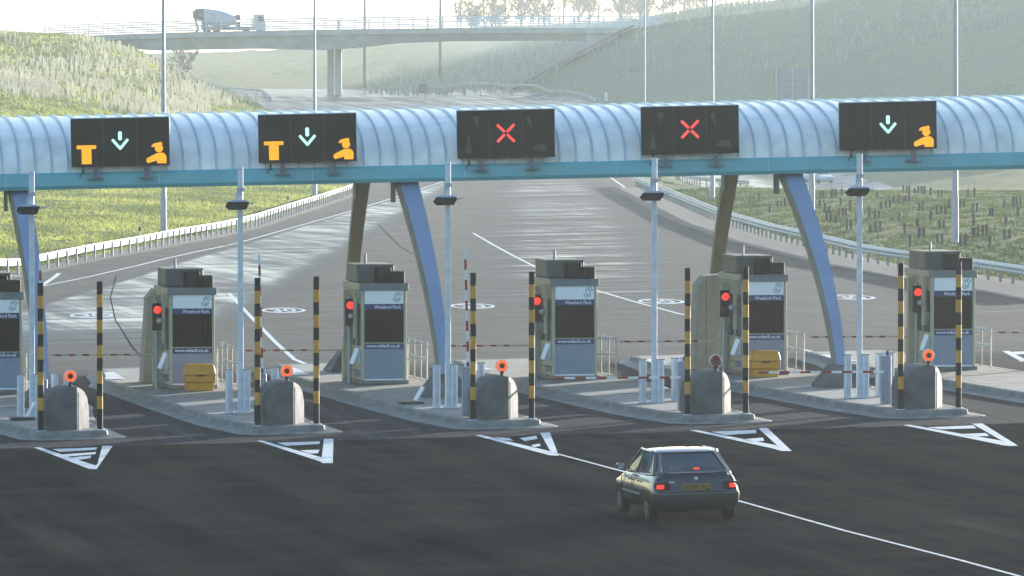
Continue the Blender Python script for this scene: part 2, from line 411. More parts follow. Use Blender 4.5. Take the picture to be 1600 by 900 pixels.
for k, Y in enumerate(rowsY):
    a, b = el[k], er[k]
    tl = (np.linspace(0, 1, NL))**1.6; tr = (np.linspace(0, 1, NR))**1.6
    gl.append((a-(a-far_left(Y))*tl)); gr.append(b+(far_right(Y)-b)*tr); gm.append(np.linspace(a, b, NM))
def sheet(rows, Ys, off, bumpy):
    vs = []
    for k, Y in enumerate(Ys):
        z = terr(rows[k], np.full(len(rows[k]), Y))+off
        if bumpy:
            q = np.minimum(1, np.abs(rows[k]-rows[k][0])/3.0)
            z = z+q*rng.normal(0, .05 if Y < 600 else .12, len(z))
        vs += [(float(x), float(Y), float(zz)) for x, zz in zip(rows[k], z)]
    n = len(rows[0]); fs = []
    for k in range(len(Ys)-1):
        for j in range(n-1):
            fs.append((k*n+j, k*n+j+1, (k+1)*n+j+1, (k+1)*n+j))
    return vs, fs
v, f = sheet(gl, rowsY, 0, True); ground.add(v, [q[::-1] for q in f])
v, f = sheet(gr, rowsY, 0, True); ground.add(v, f)
v, f = sheet(gm, rowsY, -.0, False)
nr = len(rowsY)
kr = int(np.searchsorted(rowsY, F/9.3))
n = NM
rf = [q for q in f if q[0]//n < kr]; gf = [q for q in f if q[0]//n >= kr]
ground.add(v, gf)
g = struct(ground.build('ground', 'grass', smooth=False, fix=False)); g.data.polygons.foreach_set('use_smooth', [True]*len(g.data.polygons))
# the near ground under and around the camera
nb = MB(); nb.add([(-400, -60, -1.2), (400, -60, -1.2), (400, 59.9, -1.2), (-400, 59.9, -1.2)], [(0, 1, 2, 3)])
nb.build('foreground_ground', 'grass', fix=False)['kind'] = 'structure'
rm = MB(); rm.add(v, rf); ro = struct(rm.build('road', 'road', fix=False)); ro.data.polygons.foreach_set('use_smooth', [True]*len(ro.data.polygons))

def strip(name, left, right, mat, off, kind='structure', n=6, smooth_=True):
    """sheet between two world polylines of the same length, draped on the terrain"""
    vs = []; 
    for a, b in zip(left, right):
        for k in range(n):
            p = Vector(a).lerp(Vector(b), k/(n-1)); vs.append((p.x, p.y, tz(p.x, p.y)+off))
    fs = [(k*n+j, k*n+j+1, (k+1)*n+j+1, (k+1)*n+j) for k in range(len(left)-1) for j in range(n-1)]
    m = MB(); m.add(vs, fs); o = m.build(name, mat, fix=False); o['kind'] = kind
    return o
Ys_ = np.concatenate([np.arange(244, 540, 4)])
# gravel along both rails, under the beams
strip('gravel_verge', [(edge(EL, y)-.9, y) for y in Ys_], [(edge(EL, y)+.7, y) for y in Ys_], 'gravel', .02)
strip('gravel_verge', [(edge(ER, y)-2.2, y) for y in Ys_], [(edge(ER, y)+.9, y) for y in Ys_], 'gravel', .02)
# opposite carriageway, lower on the right
M['road2'] = pm('pale_far_asphalt', (.20, .205, .20), .7, var=.08, scale=.2)
orow = [(19.6, 1180, 1415), (19, 1100, 1414), (18.3, 1065, 1412), (17, 1062, 1400), (16, 1060, 1375), (15, 1058, 1350), (14, 1010, 1300), (13.2, 960, 1180), (12.4, 925, 1000)]
dense = []
for a, b in zip(orow[:-1], orow[1:]):
    for k in range(6): t = k/6; dense.append(tuple(a[q]*(1-t)+b[q]*t for q in range(3)))
strip('opposite_road', [((p[1]-800)/p[0], F/p[0]) for p in dense], [((p[2]-800)/p[0], F/p[0]) for p in dense], 'road2', .07, n=24)

# ------------------------------------------------------------------ painted lines
def ribbon(name, pts, width, off=.006, conv=None):
    """pts: picture points on the ground -> a line of paint of real width"""
    W = [Vector(hit(*p) if conv is None else conv(*p)) for p in pts]
    return ribbon_w(name, W, width, off)
def ribbon_w(name, W, width, off=.006):
    D_ = []
    for a, b in zip(W[:-1], W[1:]):
        k = max(1, int((b-a).length/4))
        D_ += [a.lerp(b, t/k) for t in range(k)]
    D_.append(W[-1])
    vs = []
    for k, p in enumerate(D_):
        d = (D_[min(k+1, len(D_)-1)]-D_[max(k-1, 0)]); d.z = 0; d.normalize(); nrm = Vector((-d.y, d.x, 0))
        for sgn in (-.5, .5):
            q = p+nrm*width*sgn; vs.append((q.x, q.y, tz(q.x, q.y)+off))
    fs = [(2*k, 2*k+1, 2*k+3, 2*k+2) for k in range(len(D_)-1)]
    m = MB(); m.add(vs, fs); return struct(m.build(name, 'paint', fix=False))
ribbon('road_marking', [(-80, 474), (72, 446), (215, 415), (370, 380), (470, 352), (547, 330), (619, 308), (694, 283)], .16)
ribbon('road_marking', [(-40, 476), (40, 463), (92, 427)], .22)
ribbon('road_marking', [(953, 276.5), (997, 306), (1028, 322), (1109, 356), (1200, 384), (1262, 401), (1350, 422), (1412, 434), (1522, 454), (1640, 475)], .17)
ribbon('road_marking', [(357, 458), (400, 504), (430, 535), (460, 562)], .15)
ribbon('road_marking', [(460, 562), (475, 568), (492, 573)], .17)
ribbon('road_marking', [(739, 364), (768, 381), (797, 397), (850, 424), (932, 454), (1000, 474), (1060, 490), (1112, 501)], .14)
ribbon('road_marking', [(868, 709), (965, 735), (1155, 783.5), (1320, 830), (1500, 876), (1640, 914)], .085)
ribbon('road_marking', [(1225, 540), (1262, 548), (1305, 558)], .16)
ribbon('road_marking', [(440, 158), (560, 154), (700, 171)], .4, .05)
ribbon('road_marking', [(1530, 488), (1600, 485)], .12)
_m, _n, _b = nt('bitumen_seam'); _d = _n.nodes.new('ShaderNodeBsdfDiffuse'); _d.inputs['Color'].default_value = (.045, .047, .048, 1)
_n.links.new(_d.outputs[0], _n.nodes['Material Output'].inputs[0]); M['seam'] = _m
for pts, wd in (([(182, 430), (172, 465), (180, 500), (205, 540), (222, 560)], .05), ([(590, 350), (625, 385), (650, 400)], .05), 
                ([(560, 780), (640, 768), (760, 757), (900, 752)], .05), ([(1180, 800), (1320, 790), (1470, 778), (1620, 768)], .05), ([(1130, 730), (1290, 742), (1400, 752)], .04)):
    _r = ribbon('road_seam', pts, wd, .005); _r.data.materials.clear(); _r.data.materials.append(M['seam'])
def poly(name, pts, off=.006):
    vs = []
    for p in pts:
        q = gp(p[0], p[1], DROP); vs.append((q.x, q.y, q.z+off))
    m = MB(); m.add(vs, [tuple(range(len(vs)))]); return m.build(name, 'paint', fix=False)
def chevron(arm_l, apex, arm_r, bars, name='hatched_marking'):
    """white arrow-head outline with bars; each item a list of picture points"""
    m = MB()
    for pts in [arm_l, apex, arm_r]+bars:
        if not pts: continue
        vs = []
        for p in pts:
            q = gp(p[0], p[1], DROP); vs.append((q.x, q.y, q.z+.006))
        m.add(vs, [tuple(range(len(vs)))])
    return struct(m.build(name, 'paint', fix=False))
chevron([(53, 699.5), (63, 699.5), (150, 728), (139, 733)], [(139, 733), (150, 728), (176, 697), (162, 696.5), (153, 710), (146, 722)][:0] or None,
        [(139, 733.2), (152, 726), (160, 697), (176, 697), (151, 733.5)], [[(82, 702), (152, 699.5), (150, 703), (93, 706.5)], [(96, 710.5), (150, 706.5), (149, 710), (106, 713.5)], [(110, 715), (143, 712), (141, 716), (120, 719)]])
chevron([(401, 689), (411, 689), (506, 716), (502, 722)], None, [(502, 723), (506, 686), (521, 686), (520, 724), (505, 724)], [[(433, 692), (500, 690), (499, 694), (447, 697)], [(469, 704), (499, 703), (497, 708.5), (484, 709)]])
chevron([(742, 680.5), (752, 680), (862, 706), (856, 711)], None, [(856, 711.5), (860, 705), (844, 677), (859, 676), (873, 712.5)], [[(772, 683), (796, 685), (803, 689), (786, 688)], [(812, 685), (838, 681), (840, 686), (820, 689.5)], [(830, 696), (843, 693.5), (845, 697), (834, 699)]])
chevron([(1077, 672.5), (1087, 672), (1218, 697), (1212, 702)], None, [(1212, 702.5), (1214, 696), (1185, 669.5), (1199, 669), (1237, 705), (1222, 705)], [[(1112, 675), (1181, 672), (1182, 677), (1135, 680)], [(1158, 687), (1192, 684), (1194, 689), (1172, 691)]])
chevron([(1411, 664.5), (1421, 664), (1571, 690), (1563, 695)], None, [(1563, 695.5), (1566, 689), (1519, 662.5), (1535, 662), (1591, 697), (1576, 697)], [[(1448, 668), (1520, 665), (1526, 669.5), (1470, 671)], [(1500, 678.5), (1540, 677), (1546, 681.5), (1518, 682.5)]])
chevron([(1028, 562), (1035, 562), (1050, 576), (1042, 577.5)], None, [(1040, 578), (1046, 574), (1068, 573), (1068, 576)], [[(1036, 564), (1064, 562), (1064, 564.5), (1042, 566.5)]])
chevron([(1566, 549), (1577, 548.5), (1604, 563), (1597, 566)], None, [(1590, 565), (1604, 561), (1650, 560), (1650, 566)], [[(1578, 550), (1640, 548), (1640, 551.5), (1588, 554)]])
# speed roundels: ring and numerals, stretched along the road
for k, (px, py) in enumerate([(143, 492.7), (443, 485), (738, 478.3), (1033, 471), (1330, 464.5)]):
    c = gp(px, py, DROP); m = MB(); nn = 40; ring = []
    s_here = F/c.y; a_ = 34/s_here; b_ = 4.2/(8.3*s_here*s_here/F)
    ax = Vector((math.cos(FR*.5), math.sin(FR*.5), 0)); ay = Vector((-math.sin(FA*.5), math.cos(FA*.5), 0))
    def rp(x, y):
        q = Vector((c.x, c.y, 0))+ax*x+ay*y; return (q.x, q.y, CF*q.x+DROP+.006)
    vs = []
    for t in range(nn):
        th = 2*math.pi*t/nn
        vs.append(rp(a_*math.cos(th), b_*math.sin(th))); vs.append(rp(a_*.86*math.cos(th), b_*.72*math.sin(th)))
    m.add(vs, [(2*t, (2*t+2) % (2*nn), (2*t+3) % (2*nn), 2*t+1) for t in range(nn)])
    me = text_mesh('30', 1, 0, 'CENTER')
    xs = [q.co.x for q in me.vertices]; ys2 = [q.co.y for q in me.vertices]; cx, cy = (max(xs)+min(xs))/2, (max(ys2)+min(ys2))/2; w_, h_ = max(xs)-min(xs), max(ys2)-min(ys2)
    m.add([rp((q.co.x-cx)/w_*a_*1.1, (q.co.y-cy)/h_*b_*1.1) for q in me.vertices], [tuple(p.vertices) for p in me.polygons])
    struct(m.build('speed_roundel_marking', 'paint', fix=False))

# ------------------------------------------------------------------ islands
def outline(n_corner=6):
    pts = [(-1.50, -.28), (-1.40, -.48), (-.05, -.52), (.12, -.42), (.18, -.2), (.18, 5.5), (.5, 10), (1.2, 17), (1.25, 31), (1.0, 37), (-1.2, 37), (-1.6, 31.5), (-1.95, 29), (-1.95, 14), (-1.85, 5)]
    return pts
def isl_mesh():
    pts = outline()
    dn = []
    for k, p in enumerate(pts):
        q = pts[(k+1) % len(pts)]; L = math.hypot(q[0]-p[0], q[1]-p[1]); m = max(1, int(L/.9))
        for t in range(m): dn.append((p[0]+(q[0]-p[0])*t/m, p[1]+(q[1]-p[1])*t/m))
    W = [Vector((rv.x*u+av.x*v, rv.y*u+av.y*v)) for u, v in dn]
    n = len(W); nr_ = []
    for k in range(n):
        e = (W[(k+1) % n]-W[k-1]); e.normalize(); nr_.append(Vector((e.y, -e.x)))
    def ring(o, z): return [(W[k].x+nr_[k].x*o, W[k].y+nr_[k].y*o, CF*(W[k].x+nr_[k].x*o)+z) for k in range(n)]
    return W, ring
W_, ring = isl_mesh()
def make_island(i):
    o = thing('traffic_island', IP(i, 0, 0), 0, ISL_LABEL[i], 'traffic island', 'kerbed islands between the toll lanes')
    if i == 0:
        p = MB(); r0 = ring(-.20, -.002); p.add(r0, [tuple(range(len(r0)))]); pv = p.build('paving', 'paving', o, fix=False)
        k = MB(); k.loft([ring(-.21, -.03), ring(-.20, .004), ring(-.06, .006), ring(-.015, -.012), ring(0, -.05), ring(0, -.105), ring(.025, -.125), ring(.06, -.135)], caps=False)
        kb = k.build('kerb', 'kerb', o, smooth=True)
        a = MB(); a.loft([ring(.055, -.137), ring(.42, -.168), ring(.45, -.19)], caps=False); a.build('sloped_apron', 'kerb', o)
        # cross joints in the kerb and apron
        j = MB(); r1, r2, r3 = ring(-.2, .009), ring(.002, -.05), ring(.43, -.158)
        nn = len(r1)
        for t in range(0, nn):
            tv = Vector(r1[(t+1) % nn])-Vector(r1[t])
            if tv.length < .05: continue
            tv = tv.normalized()*.012
            for P_, Q_, hz in ((Vector(r2[t]), Vector(r3[t]), .004),):
                P_ = Vector(ring(.06, -.130)[t])
                j.add([P_-tv, P_+tv, Q_+tv, Q_-tv], [(0, 1, 2, 3)])
        j.build('joints', 'conc_dark', o, fix=False)
        w = MB(); pts = [(u, v) for u, v in ((-1.92, 29.0), (-1.62, 31.5), (-1.40, 34), (-1.1, 34), (-1.35, 29.0))]
        w.add([(rv.x*u+av.x*v, rv.y*u+av.y*v, CF*(rv.x*u+av.x*v)+.012) for u, v in pts], [tuple(range(5))]); w.build('painted_tail', 'paint', o, fix=False)
        TREE[o.name] = [c for c in COL.objects if c.parent == o]
        global ISL0; ISL0 = o
    else:
        for c in TREE[ISL0.name]:
            d = c.copy(); COL.objects.link(d); d.parent = o
    return o
ISL_LABEL = ['kerbed concrete traffic island at the far left with steel upright and lit orange beacon',
             'kerbed island carrying the booth with a yellow bin left of the centre',
             'kerbed island in the middle with a raised red and white barrier beside its concrete block',
             'kerbed island behind the dark car with lowered barrier and dull beacon',
             'kerbed island carrying the right hand booth with a yellow bin and a lowered barrier',
             'kerbed island cut by the right picture edge under the last booth',
             'sliver of kerbed island beyond the right picture edge']
for i in range(6): make_island(i)

def local(i, u, v, h=0): return IP(i, u, v, h)

# ------------------------------------------------------------------ striped posts
def striped(nm='striped_post'):
    o = thing(nm, (0, 0, 0), FA, 'x', 'post', 'black and yellow height posts at the island noses')
    p = MB(); z = 0; hts = [.50]+[.306]*10; k = 0
    for j, hh in enumerate(hts):
        p.mi = 0 if j % 2 == 0 else 1
        p.cyl((0, 0, z), (0, 0, z+hh), .072, n=16, cap=False); z += hh
    p.mi = 0; p.cyl((0, 0, z), (0, 0, z+.006), .072, n=16)
    p.build('pole', ['black', 'yellow'], o, smooth=True)
    b = MB(); b.cyl((0, 0, 0), (0, 0, .02), .12, n=16); b.build('base_plate', 'galv', o)
    return o, z
sp, zt = striped(); first = True
for i in range(5):
    for sd, u in (('left', -1.415), ('right', 0.0)):
        lab = f'black and yellow striped post {sd} of the {["leftmost", "second", "middle", "fourth", "rightmost"][i]} concrete block'
        q = sp if first else dup(sp)
        q.location = IP(i, u, 0, 0); q['label'] = lab; q.scale.z = 3.55/zt; first = False

# ------------------------------------------------------------------ concrete blocks
def block():
    o = thing('concrete_block', (0, 0, 0), FA, 'x', 'crash block', 'round shouldered concrete blocks on the island noses')
    m = MB(); us = np.linspace(-.54, .54, 25)
    front = []; 
    def top(u):
        t = (u/.54-.12)/(1.12 if u < .0648 else .88)
        return .50+.54*math.sqrt(max(0, 1-abs(t)**2.1))
    def fy(u): return 0 if u < .19 else (u-.19)*2.6
    rings_ = []
    for u in us:
        yf = fy(u)+(.10*(1-math.sqrt(max(0, 1-((-.40-u)/.14)**2))) if u < -.40 else 0)
        h = max(.45, top(u))
        rings_.append([(u, yf, 0), (u, yf, h-.02), (u, yf+.03, h), (u, 1.5, h), (u, 1.5, 0)])
    m.loft(rings_); m.build('block', 'conc_dark', o, smooth=True)
    c = MB(); c.box(.195, .215, -.008, .002, 0, .9); c.build('arris', 'conc', o)
    return o
bk = block()
BL = ['round topped concrete crash block, leftmost in the row of five', 'round topped concrete crash block left of centre second in the row',
      'round topped concrete crash block in the middle beside the raised red and white barrier', 'round topped concrete crash block just behind the dark car',
      'round topped concrete crash block with bright sunlit right face, rightmost in the row']
for i in range(5):
    q = bk if i == 0 else dup(bk); q.location = IP(i, -.72, .15); q.scale.x = 1.06; q['label'] = BL[i]
def beacon(lit):
    o = thing('warning_beacon', (0, 0, 0), FA, 'x', 'beacon', 'round warning beacons on the concrete blocks')
    s = MB(); s.box(-.05, .05, -.04, .04, 0, .03); s.cyl((0, 0, 0), (0, 0, .12), .035); s.box(-.04, .04, -.05, .05, .09, .14); s.build('stem', 'black', o)
    h = MB(); h.cyl((0, .12, .27), (0, .03, .27), .10, .155, 24); h.cyl((0, .03, .27), (0, -.02, .27), .155, .155, 24); hh = h.build('housing', 'white', o, smooth=True)
    l = MB(); nn = 24
    rings_ = [[(r*math.cos(2*math.pi*k/nn), y, .27+r*math.sin(2*math.pi*k/nn)) for k in range(nn)] for r, y in ((.14, -.022), (.13, -.05), (.10, -.07), (.072, -.06), (.065, -.025))]
    l.loft(rings_, caps=False); l.build('lens', 'e_orange' if lit else 'dullorange', o, smooth=True)
    c = MB(); c.cyl((0, -.02, .27), (0, -.05, .27), .066, n=20); c.build('lens_centre', 'taildark', o)
    return o
BC = ['lit orange beacon on the leftmost concrete block', 'orange beacon on the second concrete block from left', 'lit orange beacon on the middle concrete block',
      'unlit dark beacon on the block behind the dark car', 'lit orange beacon on the rightmost concrete block']
bl, bd = beacon(True), beacon(False); usd = set()
for i in range(5):
    src = bl if i != 3 else bd
    q = src if src not in usd else dup(src); usd.add(src); q.location = IP(i, -.68, .25, 1.02); q['label'] = BC[i]

# ------------------------------------------------------------------ camera poles
def cpole():
    o = thing('floodlight_column', (0, 0, 0), FA, 'x', 'lamp post', 'slim white floodlight columns on the islands')
    p = MB(); p.box(-.065, .065, -.065, .065, 0, 6.15); p.build('pole', 'galv', o, bevel=.02)
    b = MB(); b.box(-.14, .14, -.14, .14, 0, .025)
    for x in (-.1, .1):
        for y in (-.1, .1): b.cyl((x, y, .025), (x, y, .06), .015, n=6)
    b.build('base_plate', 'galv', o)
    h = MB(); T = Matrix.Translation((-.12, -.28, 5.22)) @ Matrix.Rotation(R(-14), 4, 'X')
    vs = []
    for y, z, x in ((-.22, .08, .20), (.22, .08, .20), (-.26, -.08, .28), (.24, -.08, .25)):
        pass
    ring1 = [T @ Vector(q) for q in ((-.20, -.20, .07), (.20, -.20, .07), (.20, .2, .07), (-.20, .2, .07))]
    ring2 = [T @ Vector(q) for q in ((-.27, -.27, -.0), (.27, -.27, -.0), (.27, .22, -.0), (-.27, .22, -.0))]
    h.loft([ring2, ring1]); fh = h.build('floodlight_housing', 'column', o, bevel=.01)
    u = MB(); ring3 = [T @ Vector(q) for q in ((-.22, -.25, -.10), (.24, -.25, -.10), (.24, .18, -.10), (-.20, .18, -.10))]
    ring2b = [q-Vector((0, 0, .003)) for q in ring2]
    u.loft([ring3, ring2b]); u.build('floodlight_reflector', 'black', fh)
    a = MB(); a.tube([(-.05, -.02, 5.58), (-.10, -.12, 5.5), (-.14, -.22, 5.30)], .022); a.tube([(.05, -.02, 5.58), (.02, -.12, 5.5), (0, -.22, 5.30)], .022)
    a.box(-.08, .08, -.08, .08, 5.53, 5.63); a.tube([(.1, -.2, 5.2), (.36, -.15, 5.27)], .015); a.build('bracket', 'column', o)
    return o
cpl = cpole()
for i in range(5):
    q = cpl if i == 0 else dup(cpl); q.location = IP(i, -.944, 6.85); q['label'] = f'slim white floodlight column, {["leftmost", "second from left", "middle one", "second from right", "rightmost"][i]} of five'

# ------------------------------------------------------------------ detector posts (slim ribbed uprights)
def dpost(h=1.08):
    o = thing('detector_post', (0, 0, 0), FA, 'x', 'detector post', 'ribbed steel vehicle detector posts on the islands')
    m = MB(); m.prism([(-.11, -.06), (-.05, -.10), (.04, -.10), (.10, -.05), (.10, .08), (-.11, .08)], 0, h, 'z'); m.build('body', 'galv', o, bevel=.008)
    g_ = MB(); g_.box(-.045, -.03, -.106, -.100, .04, h-.03); g_.box(.02, .035, -.106, -.100, .04, h-.03); g_.build('rib', 'column', o)
    c = MB(); c.box(-.12, .11, -.105, .085, h, h+.02); c.build('cap', 'trim', o)
    return o
dpo = dpost(); n_ = 0
DP = [(-1.22, 6.9, 'left of the floodlight column'), (-.80, 6.75, 'tight against the floodlight column'), (-.33, 7.3, 'right of the floodlight column'), (0.0, 7.5, 'on the right kerb')]
for i in range(5):
    for k, (u, v, tx) in enumerate(DP):
        q = dpo if n_ == 0 else dup(dpo); n_ += 1
        q.location = IP(i, u, v); q.scale.x = .82; q['label'] = f'pale detector post {tx}, {["leftmost", "second", "middle", "fourth", "fifth"][i]} island'
# ------------------------------------------------------------------ entry barriers
def arm(mb, L, w=.055, n=11, first=0, x0=-.1, cream=False):
    for k in range(n):
        mb.mi = 1 if (k % 2) == first else 0
        a = x0-L*k/n; b = x0-L*(k+1)/n
        mb.box(b, a, -.02, .02, -w/2, w/2)
def ebarrier(down, tilt=0):
    o = thing('barrier', (0, 0, 0), FA, 'x', 'barrier', 'red and white barriers at the lane entries')
    m = MB(); m.prism([(-.12, -.08), (.10, -.08), (.12, -.02), (.12, .16), (-.12, .16)], 0, 1.18, 'z'); h_ = m.build('housing', 'lgrey', o, bevel=.01)
    r_ = MB(); r_.box(-.06, -.045, -.086, -.08, .05, 1.1); r_.box(.03, .045, -.086, -.08, .05, 1.1); r_.build('rib', 'column', h_)
    b = MB(); b.box(-.07, .07, -.09, .1, 1.18, 1.30); b.build('bracket', 'white', o)
    c = MB(); c.box(-.025, .03, -.12, -.09, 1.20, 1.32); c.build('blue_clamp', 'navy', o)
    am = MB()
    if down: arm(am, 3.15, n=12, first=1); a_ = am.build('arm', ['white', 'red'], o); a_.location = (0, -.12, .80)
    else: arm(am, 2.75, n=11, first=0); a_ = am.build('arm', ['red', 'white'], o); a_.location = (0, -.12, 1.22); a_.rotation_euler = (0, R(90-1.5), 0)
    return o
eb_up = ebarrier(False); eb_dn = ebarrier(True)
EBL = ['raised red and white barrier hidden behind the leftmost striped post', 'raised barrier behind the striped post left of centre', 'raised red and white barrier beside the middle concrete block',
       'lowered red and white barrier reaching left from the block behind the car', 'lowered red and white barrier reaching left from the rightmost block']
cu = {}
for i, (u, v, dn) in enumerate([(-1.24, 1.3, 0), (-1.12, 1.5, 0), (-1.14, 2.6, 0), (-.98, 2.8, 1), (-1.06, 3.2, 1)]):
    src = eb_dn if dn else eb_up
    q = src if src not in cu else dup(src); cu[src] = 1; q.location = IP(i, u, v); q['label'] = EBL[i]

# ------------------------------------------------------------------ booths
LOGO1 = [(0, .0), (.05, .05), (.11, .06), (.16, .02), (.15, -.03)]
def make_booth():
    o = thing('toll_booth', (0, 0, 0), FA, 'x', 'toll booth', 'cream and blue toll booths')
    # origin: front right corner, x to the left is negative, y away
    W, Dp = 1.24, 3.0; x0, x1 = -W, 0
    for bxs in ((x0, x0+.09, 0, .09, .1, 2.60), (x1-.07, x1, 0, .09, .1, 2.60), (x0, x0+.09, Dp-.09, Dp, .1, 2.60), (x1-.07, x1, Dp-.09, Dp, .1, 2.60), (x0, x0+.09, 1.0, 1.08, .1, 2.22), (x1-.07, x1, 1.5, 1.58, .1, 2.22)):
        fr_ = MB(); fr_.box(*bxs); fr_.build('corner_post', 'cream', o, bevel=.01)
    fr_ = MB(); fr_.box(x0+.09, x1-.07, .015, .05, 1.125, 1.15); fr_.build('window_rail', 'cream', o)
    pl_ = MB(); pl_.box(x0-.06, x1+.06, -.06, Dp+.06, 0, .10); pl_.build('plinth', 'conc', o, bevel=.01)
    w = MB(); w.box(x0+.09, x1-.07, .02, .06, .14, .97); w.build('front_panel', 'lgrey', o)
    k_ = MB(); k_.box(x0+.09, x1-.07, .018, .055, .10, .137); k_.build('sill', 'header', o)
    sw = MB(); sw.box(x0+.02, x0+.06, .09, 1.0, .1, 1.05); sw.box(x0+.02, x0+.06, 1.08, Dp-.09, .1, 1.05); sw.box(x0+.01, x0+.06, .09, Dp-.09, 2.22, 2.60)
    sw.box(x1-.05, x1-.02, .09, Dp-.09, .1, 1.05); sw.box(x1-.05, x1-.02, .09, Dp-.09, 2.22, 2.60); sw.box(x0+.09, x1-.07, Dp-.05, Dp-.02, .1, 1.05); sw.box(x0+.09, x1-.07, Dp-.05, Dp-.02, 2.1, 2.6)
    sw.build('side_wall', 'cream', o)
    b1 = MB(); b1.box(x0+.09, x1-.07, .012, .06, .98, 1.12); bb1 = b1.build('lower_band', 'navy', o)
    text('www.m6toll.co.uk', .13, 'letter', bb1, (x0+.15, .006, 1.015), width=.93)
    b2 = MB(); b2.box(x0+.09, x1-.07, .012, .06, 2.06, 2.22); bb2 = b2.build('upper_band', 'navy', o)
    text('Weeford Park', .13, 'letter', bb2, (x0+.36, .006, 2.095), width=.74)
    hd = MB(); hd.box(x0+.10, x1-.08, .0, .06, 2.225, 2.60); hh = hd.build('header_panel', 'header', o)
    lg = MB()
    def arrow(pts, cx, cz, flip):
        P_ = [(cx+flip*p[0], cz+flip*p[1]) for p in pts]
        for a, b in zip(P_[:-1], P_[1:]):
            d = Vector((b[0]-a[0], b[1]-a[1])); n = Vector((-d.y, d.x)).normalized()*.0075
            lg.prism([(a[0]+n.x, a[1]+n.y), (b[0]+n.x, b[1]+n.y), (b[0]-n.x, b[1]-n.y), (a[0]-n.x, a[1]-n.y)], -.004, .0)
    A_ = [(-.115, .01), (-.06, .075), (.0, .10), (.055, .075), (.06, .03), (.095, .03), (.02, -.045), (-.025, .03), (.01, .03), (-.0, .055), (-.04, .04), (-.085, -.01), (-.115, .01)]
    arrow(A_, x1-.24+.035, 2.42+.045, 1); arrow(A_, x1-.24-.035, 2.42-.045, -1); lg.build('arrow_logo', 'logo', hh)
    g_ = MB(); g_.box(x0+.09, x1-.07, .03, .04, 1.15, 2.06); g_.build('front_window', 'glass', o)
    gs = MB(); gs.box(x0+.035, x0+.045, .09, 1.0, 1.05, 2.22); gs.box(x0+.035, x0+.045, 1.08, Dp-.09, 1.05, 2.22); gs.build('side_window', 'glass', o)
    gt = MB(); gt.box(x1-.045, x1-.035, .09, 1.5, 1.05, 2.22); gt.box(x1-.045, x1-.035, 1.58, Dp-.09, 1.05, 2.22); gt.box(x0+.09, x1-.07, Dp-.04, Dp-.03, 1.05, 2.1); gt.build('rear_window', 'glass', o)
    it = MB(); it.box(x0+.12, x1-.1, .12, .55, .85, .92); it.box(x0+.2, x0+.5, .2, .35, .92, 1.3); it.box(x1-.5, x1-.15, .8, 1.3, .2, 1.45); it.box(x0+.1, x0+.5, 2.2, 2.85, .1, 1.9); it.build('desk_and_chair', 'seat', o, bevel=.02)
    cn = MB(); cn.box(x0-.05, x1+.05, -.06, Dp+.06, 2.60, 2.80); cn.build('cornice', 'trim', o, bevel=.015)
    lc = MB(); lc.box(x0-.058, x0-.05, -.02, Dp, 2.62, 2.78); lc.build('cornice_side', 'cream', o)
    ac = MB(); ac.box(x0+.0, x1-.22, .75, 2.7, 2.80, 3.30); a_ = ac.build('roof_unit', 'ac', o, bevel=.04)
    tr_ = MB(); tr_.box(x0-.015, x1-.205, .735, 2.715, 3.27, 3.31); tr_.build('unit_lid', 'trim', a_, bevel=.01)
    lv = MB(); lv.box(x0+.48, x1-.36, .32, .745, 2.80, 3.24); lv.build('air_intake', 'black', a_, bevel=.03)
    l2 = MB(); l2.box(x1-.35, x1-.02, .16, .70, 2.80, 3.13); l2.build('air_intake', 'black', a_, bevel=.03)
    an = MB(); an.cyl((x0+.35, 1.6, 3.3), (x0+.35, 1.6, 3.58), .035); an.build('flue', 'column', o)
    # things on the lane side
    for bxs in ((x0-.14, x0-.06, .35, .55, 1.25, 2.62), (x0-.2, x0-.02, 1.9, 2.05, .1, 2.55)):
        sc_ = MB(); sc_.box(*bxs); sc_.build('lane_side_post', 'cream', o, bevel=.01)
    ar = MB(); ar.tube([(x0-.1, .45, 1.9), (x0-.2, .3, 1.88)], .02); ar.sphere((x0-.24, .25, 1.88), .08); ar.tube([(x0-.1, .45, 1.1), (x0-.24, .3, 1.08)], .02); ar.build('intercom_arm', 'column', o, smooth=True)
    T = Matrix.Translation((x0-.20, -.02, .78)) @ Matrix.Rotation(R(22), 4, 'Y') @ Matrix.Rotation(R(-12), 4, 'X')
    fl = MB(); fl.box(-.05, .06, -.03, .03, -.24, .24, T); f_ = fl.build('coin_tray', 'header', o, bevel=.01)
    fl = MB(); T2 = Matrix.Translation((x0-.08, 0.03, .74)); fl.box(-.07, .07, -.02, .1, -.22, .2, T2); fl.build('tray_housing', 'column', f_, bevel=.02)
    dr = MB(); dr.box(x0-.16, x0, .1, .9, .33, .37); dr.box(x0-.16, x0, .1, .2, .2, .37); dr.build('drawer', 'trim', o)
    return o
bt = make_booth()
TREE_DONE = True
def snap(o):
    TREE[o.name] = kids(o)
    for c in TREE[o.name]: snap(c)
BOOTH_L = ['toll booth cut by the left picture edge behind the blue leg', 'toll booth with a yellow bin in front, left of the floodlit lane', 'toll booth beside the dark olive canopy leg, no bin in front',
           'toll booth in the middle of the picture behind the lowered barrier tip', 'toll booth with a yellow bin and grey shield wall behind, right of centre', 'rightmost toll booth partly hidden by two striped posts']
for i in range(6):
    q = bt if i == 0 else dup(bt); q.location = IP(i, .25, 21.6); q.scale.z = .975; q['label'] = BOOTH_L[i]
